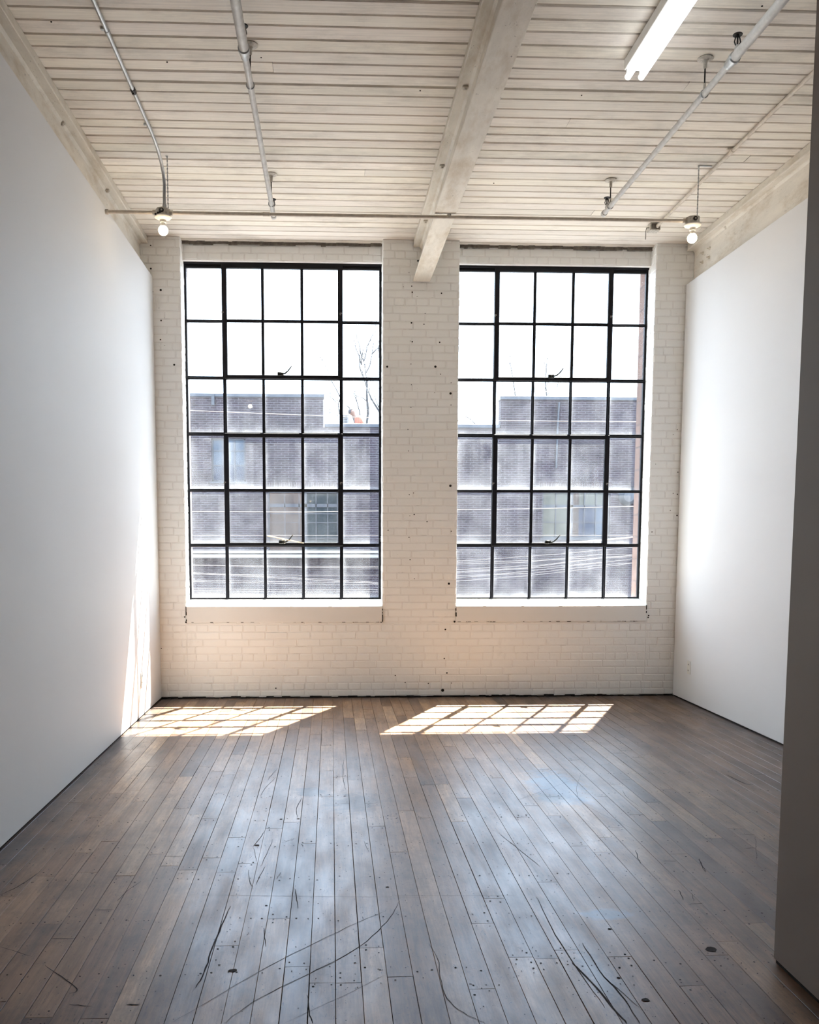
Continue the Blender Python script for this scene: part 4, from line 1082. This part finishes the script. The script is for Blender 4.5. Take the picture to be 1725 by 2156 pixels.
# ------------------------------------------------------------ bare trees behind the building
def tree(px_paths, Y, label, r0, seed, ground=-6.0, trunk_u=None):
    rg = random.Random(seed)
    first = px_paths[0]; base = onY(first[0][0], first[0][1], Y)
    root = empty('bare_tree', (base.x, Y, ground)); tag(root, label, 'tree', 'bare trees beyond the opposite roof')
    t = MB(); br = MB()
    P = [onY(u, v, Y) for u, v in first]
    n = len(P)
    t.tube([(base.x + 0.1, Y, ground), (base.x + 0.05, Y, (ground + base.z) / 2), *P[:max(2, n // 2 + 1)]], [r0 * 1.8, r0 * 1.3] + [r0 * (1 - 0.6 * i / n) for i in range(max(2, n // 2 + 1))], 8)
    build(t, 'trunk', M['bark'], root, smooth=True)
    for j, path in enumerate(px_paths):
        k = 0.0; pts = []
        dy = 0 if j == 0 else rg.uniform(-1, 1)
        for i, (u, v) in enumerate(path):
            q = onY(u, v, Y + dy * 0.6 * i / max(1, len(path) - 1)); pts.append(q)
        ra = r0 * (0.75 if j == 0 else 0.5)
        if j == 0: pts = pts[max(1, n // 2):] if n > 2 else pts
        if len(pts) < 2: continue
        rs = [max(0.006, ra * (1 - 0.75 * i / (len(pts) - 1))) for i in range(len(pts))]
        br.tube(pts, rs, 6)
        for i in range(len(pts) - 1):
            for q in range(3):
                a = pts[i].lerp(pts[i + 1], rg.random()); dr = (pts[i + 1] - pts[i]).normalized()
                dr = (dr + Vector((rg.uniform(-0.8, 0.8), rg.uniform(-0.8, 0.8), rg.uniform(-0.1, 0.6)))).normalized()
                l = rg.uniform(0.15, 0.55); m1 = a + dr * l * 0.5; e = a + dr * l + Vector((rg.uniform(-.08, .08), 0, rg.uniform(0, .12)))
                br.tube([a, m1, e], [0.008, 0.006, 0.003], 4)
                for bq in range(2):
                    c = m1.lerp(e, rg.random()) + Vector((rg.uniform(-.08, .08), rg.uniform(-.08, .08), rg.uniform(-.02, .1)))
                    br.tube([m1, c], [0.004, 0.003], 3)
    build(br, 'branches', M['bark'], root)
T = lambda L: [(640 + x / 8.29, 640 + y / 8.29) for x, y in L]
S = lambda L: [(940 + x / 5.75, 640 + y / 5.75) for x, y in L]
tree([T([(1095, 2120), (1120, 1900), (1100, 1600), (1105, 1400), (1085, 1240), (1050, 1000)]), T([(1050, 1000), (1080, 900), (1100, 750), (1200, 540), (1265, 370)]),
      T([(1085, 1200), (1150, 1080), (1190, 880), (1220, 650), (1255, 490)]), T([(1190, 870), (1300, 760), (1325, 680)]), T([(1300, 760), (1320, 900)]),
      T([(1050, 1000), (1010, 930), (960, 680), (900, 480)]), T([(1005, 1060), (1015, 900), (1035, 810)]), T([(1000, 1060), (970, 920), (900, 760), (850, 570)]),
      T([(1095, 1450), (1070, 1360), (1030, 1260), (1000, 1060)]), T([(1040, 1270), (985, 1150), (965, 1050), (985, 960)]),
      T([(1100, 1700), (1030, 1640), (920, 1610)]), T([(1110, 1900), (1140, 1820)])], 34, 'tall bare tree forking above the parapet behind the worker', 0.050, 1)
tree([T([(1420, 2060), (1320, 1880), (1230, 1740), (1170, 1640), (1130, 1530), (1150, 1440)]), T([(1230, 1740), (1160, 1660)]), T([(1330, 1850), (1270, 1720), (1230, 1590)])], 33, 'leaning bare branch at the right edge of left window', 0.045, 2)
tree([T([(990, 2120), (975, 1890), (930, 1720), (860, 1550)]), T([(930, 1720), (915, 1600), (870, 1480), (780, 1370)])], 35.6, 'thin bare stem just right of the worker in left window', 0.028, 3)
tree([T([(900, 2120), (815, 1840), (770, 1790), (715, 1760)]), T([(820, 1760), (755, 1690)])], 37, 'short bare branches rising behind the worker head', 0.030, 4)
tree([T([(640, 2120), (635, 2020), (600, 1750), (640, 1640), (560, 1480), (480, 1340), (430, 1190), (360, 1040), (280, 930)]), T([(610, 1700), (450, 1630), (360, 1580)]), T([(600, 1750), (470, 1630), (300, 1440)]), T([(620, 1970), (510, 1890), (390, 1780)])], 34.5, 'arching bare tree right of the high parapet in left window', 0.028, 5)
tree([S([(850, 1250), (835, 1105), (815, 960), (795, 830), (770, 700), (768, 570)]), S([(705, 1095), (675, 960), (680, 760)])], 36, 'slim upright bare tree left in the right window', 0.026, 6)
tree([S([(1225, 1250), (1215, 1100), (1200, 960), (1210, 800), (1215, 740), (1240, 520)]), S([(1210, 760), (1160, 670)]), S([(1215, 1100), (1340, 1010), (1480, 820), (1550, 620)]), S([(1170, 1140), (1200, 1000), (1230, 960)]), S([(1080, 1100), (1070, 1020), (1110, 960)]), S([(1340, 1010), (1400, 800), (1440, 640)])], 36, 'branching bare tree in the middle of right window', 0.030, 7)
tree([S([(400, 1560), (345, 1450), (310, 1410), (240, 1365), (150, 1390)]), S([(240, 1365), (270, 1200)])], 35, 'low bare twigs over the lower parapet in right window', 0.024, 8)

# ------------------------------------------------------------ overhead cables
def cable(px, Y, label, r=0.004, grp='white cables strung across the street', la=9.0, lb=9.0, pier=None):
    cable.n += 1
    P = [onY(u, v, Y) for u, v in px]
    a = P[0] + (P[0] - P[1]).normalized() * la; b = P[-1] + (P[-1] - P[-2]).normalized() * lb
    P = [a] + P + [b]
    if pier == 'a': P = [Vector((0.93, OY + 0.004, 2.2 - 0.06 * cable.n))] + P
    if pier == 'b': P = P + [Vector((0.64, OY + 0.004, 2.0 - 0.06 * cable.n))]
    mb = MB(); mb.tube(P, r, 6)
    return tag(build(mb, 'overhead_cable', M['cable'], smooth=True), label, 'cable', grp)
cable.n = 0
R4 = lambda L: [(940 + x / 3.92, 1100 + y / 3.92) for x, y in L]
cable([(397, 864), (716, 877), (960, 885), (1345, 888)], 12.4, 'straight white cable crossing both windows below the high parapet', 0.0042)
cable([(397, 807), (800, 818), (960, 822), (1345, 827)], 19, 'faint cable crossing the white sky above the high parapets', 0.0045)
cable([(397, 1077), (640, 1078), (960, 1073), (1120, 1071), (1335, 1066)], 13, 'white cable crossing both windows at mid height of lower sashes', 0.0042)
cable([(397, 1127), (640, 1127), (800, 1127)], 13.6, 'fine cable just above the lower latch in left window', 0.003)
G = 'bundle of sagging cables low across both windows'
for (l0, l1), L in (((1189, 1193), [(70, 320), (380, 300), (960, 258), (1290, 225), (1550, 205)]), ((1190, 1196), [(70, 330), (640, 316), (1290, 290), (1550, 285)]),
                    ((1208, 1211), [(70, 345), (640, 330), (1290, 262), (1550, 262)]), ((1205, 1226), [(70, 390), (800, 350), (1290, 290), (1550, 268)]),
                    ((1207, 1229), [(70, 405), (660, 375), (1290, 292), (1550, 272)]), ((1221, 1226), [(70, 415), (700, 378), (1290, 330), (1550, 300)]),
                    ((1224, 1231), [(70, 440), (700, 420), (1290, 350), (1550, 332)]), ((1239, 1241), [(75, 460), (650, 405), (990, 365), (1550, 300)]),
                    ((1243, 1246), [(75, 485), (660, 440), (990, 405), (1550, 335)])):
    cable([(397, l0), (640, (l0 + l1) / 2 + 2), (797, l1), (880, (l1 + 1100 + L[0][1] / 3.92) / 2 + 2)] + R4(L), 14.0 + 0.25 * cable.n, 'thin white cable sagging low across both windows before the brick', 0.0020, G)
cable([(640, 1150), (960, 1149.5)] + R4([(560, 196), (820, 184), (1000, 168), (1300, 145), (1550, 120)]), 11.6, 'thick white cable rising to the right edge of right window', 0.010)

# ------------------------------------------------------------ light
sc = bpy.context.scene
w = bpy.data.worlds.new('sky'); sc.world = w; w.use_nodes = True
nt = w.node_tree; nt.nodes.clear()
bg = nt.nodes.new('ShaderNodeBackground'); ou = nt.nodes.new('ShaderNodeOutputWorld')
bg.inputs[0].default_value = (0.70, 0.83, 1.0, 1); bg.inputs[1].default_value = 8.0
nt.links.new(bg.outputs[0], ou.inputs[0])
sd = bpy.data.lights.new('sun', 'SUN'); sd.energy = 66; sd.angle = math.radians(0.53); sd.color = (1.0, 0.95, 0.87)
so = bpy.data.objects.new('sun', sd); COL.objects.link(so)
dirv = Vector((-0.49, -1.0, -1.95)); so.rotation_euler = dirv.to_track_quat('-Z', 'Y').to_euler(); so.location = (8, 20, 30)

# ------------------------------------------------------------ camera
cd = bpy.data.cameras.new('camera'); co = bpy.data.objects.new('camera', cd); COL.objects.link(co)
cd.sensor_fit = 'AUTO'; cd.sensor_width = 36.0; cd.lens = FPX / 2156 * 36.0
cd.shift_x = (862.5 - PX) / 2156; cd.shift_y = (PY - 1078) / 2156
R3 = Matrix((CAMR.col[0], CAMR.col[2], -CAMR.col[1])).transposed()
co.matrix_world = Matrix.Translation(EYE) @ R3.to_4x4()
cd.clip_start = 0.05; cd.clip_end = 400
sc.camera = co
sc.view_settings.view_transform = 'Standard'; sc.view_settings.look = 'None'; sc.view_settings.gamma = 1.0
sc.view_settings.exposure = 0.20; sc.view_settings.use_curve_mapping = False
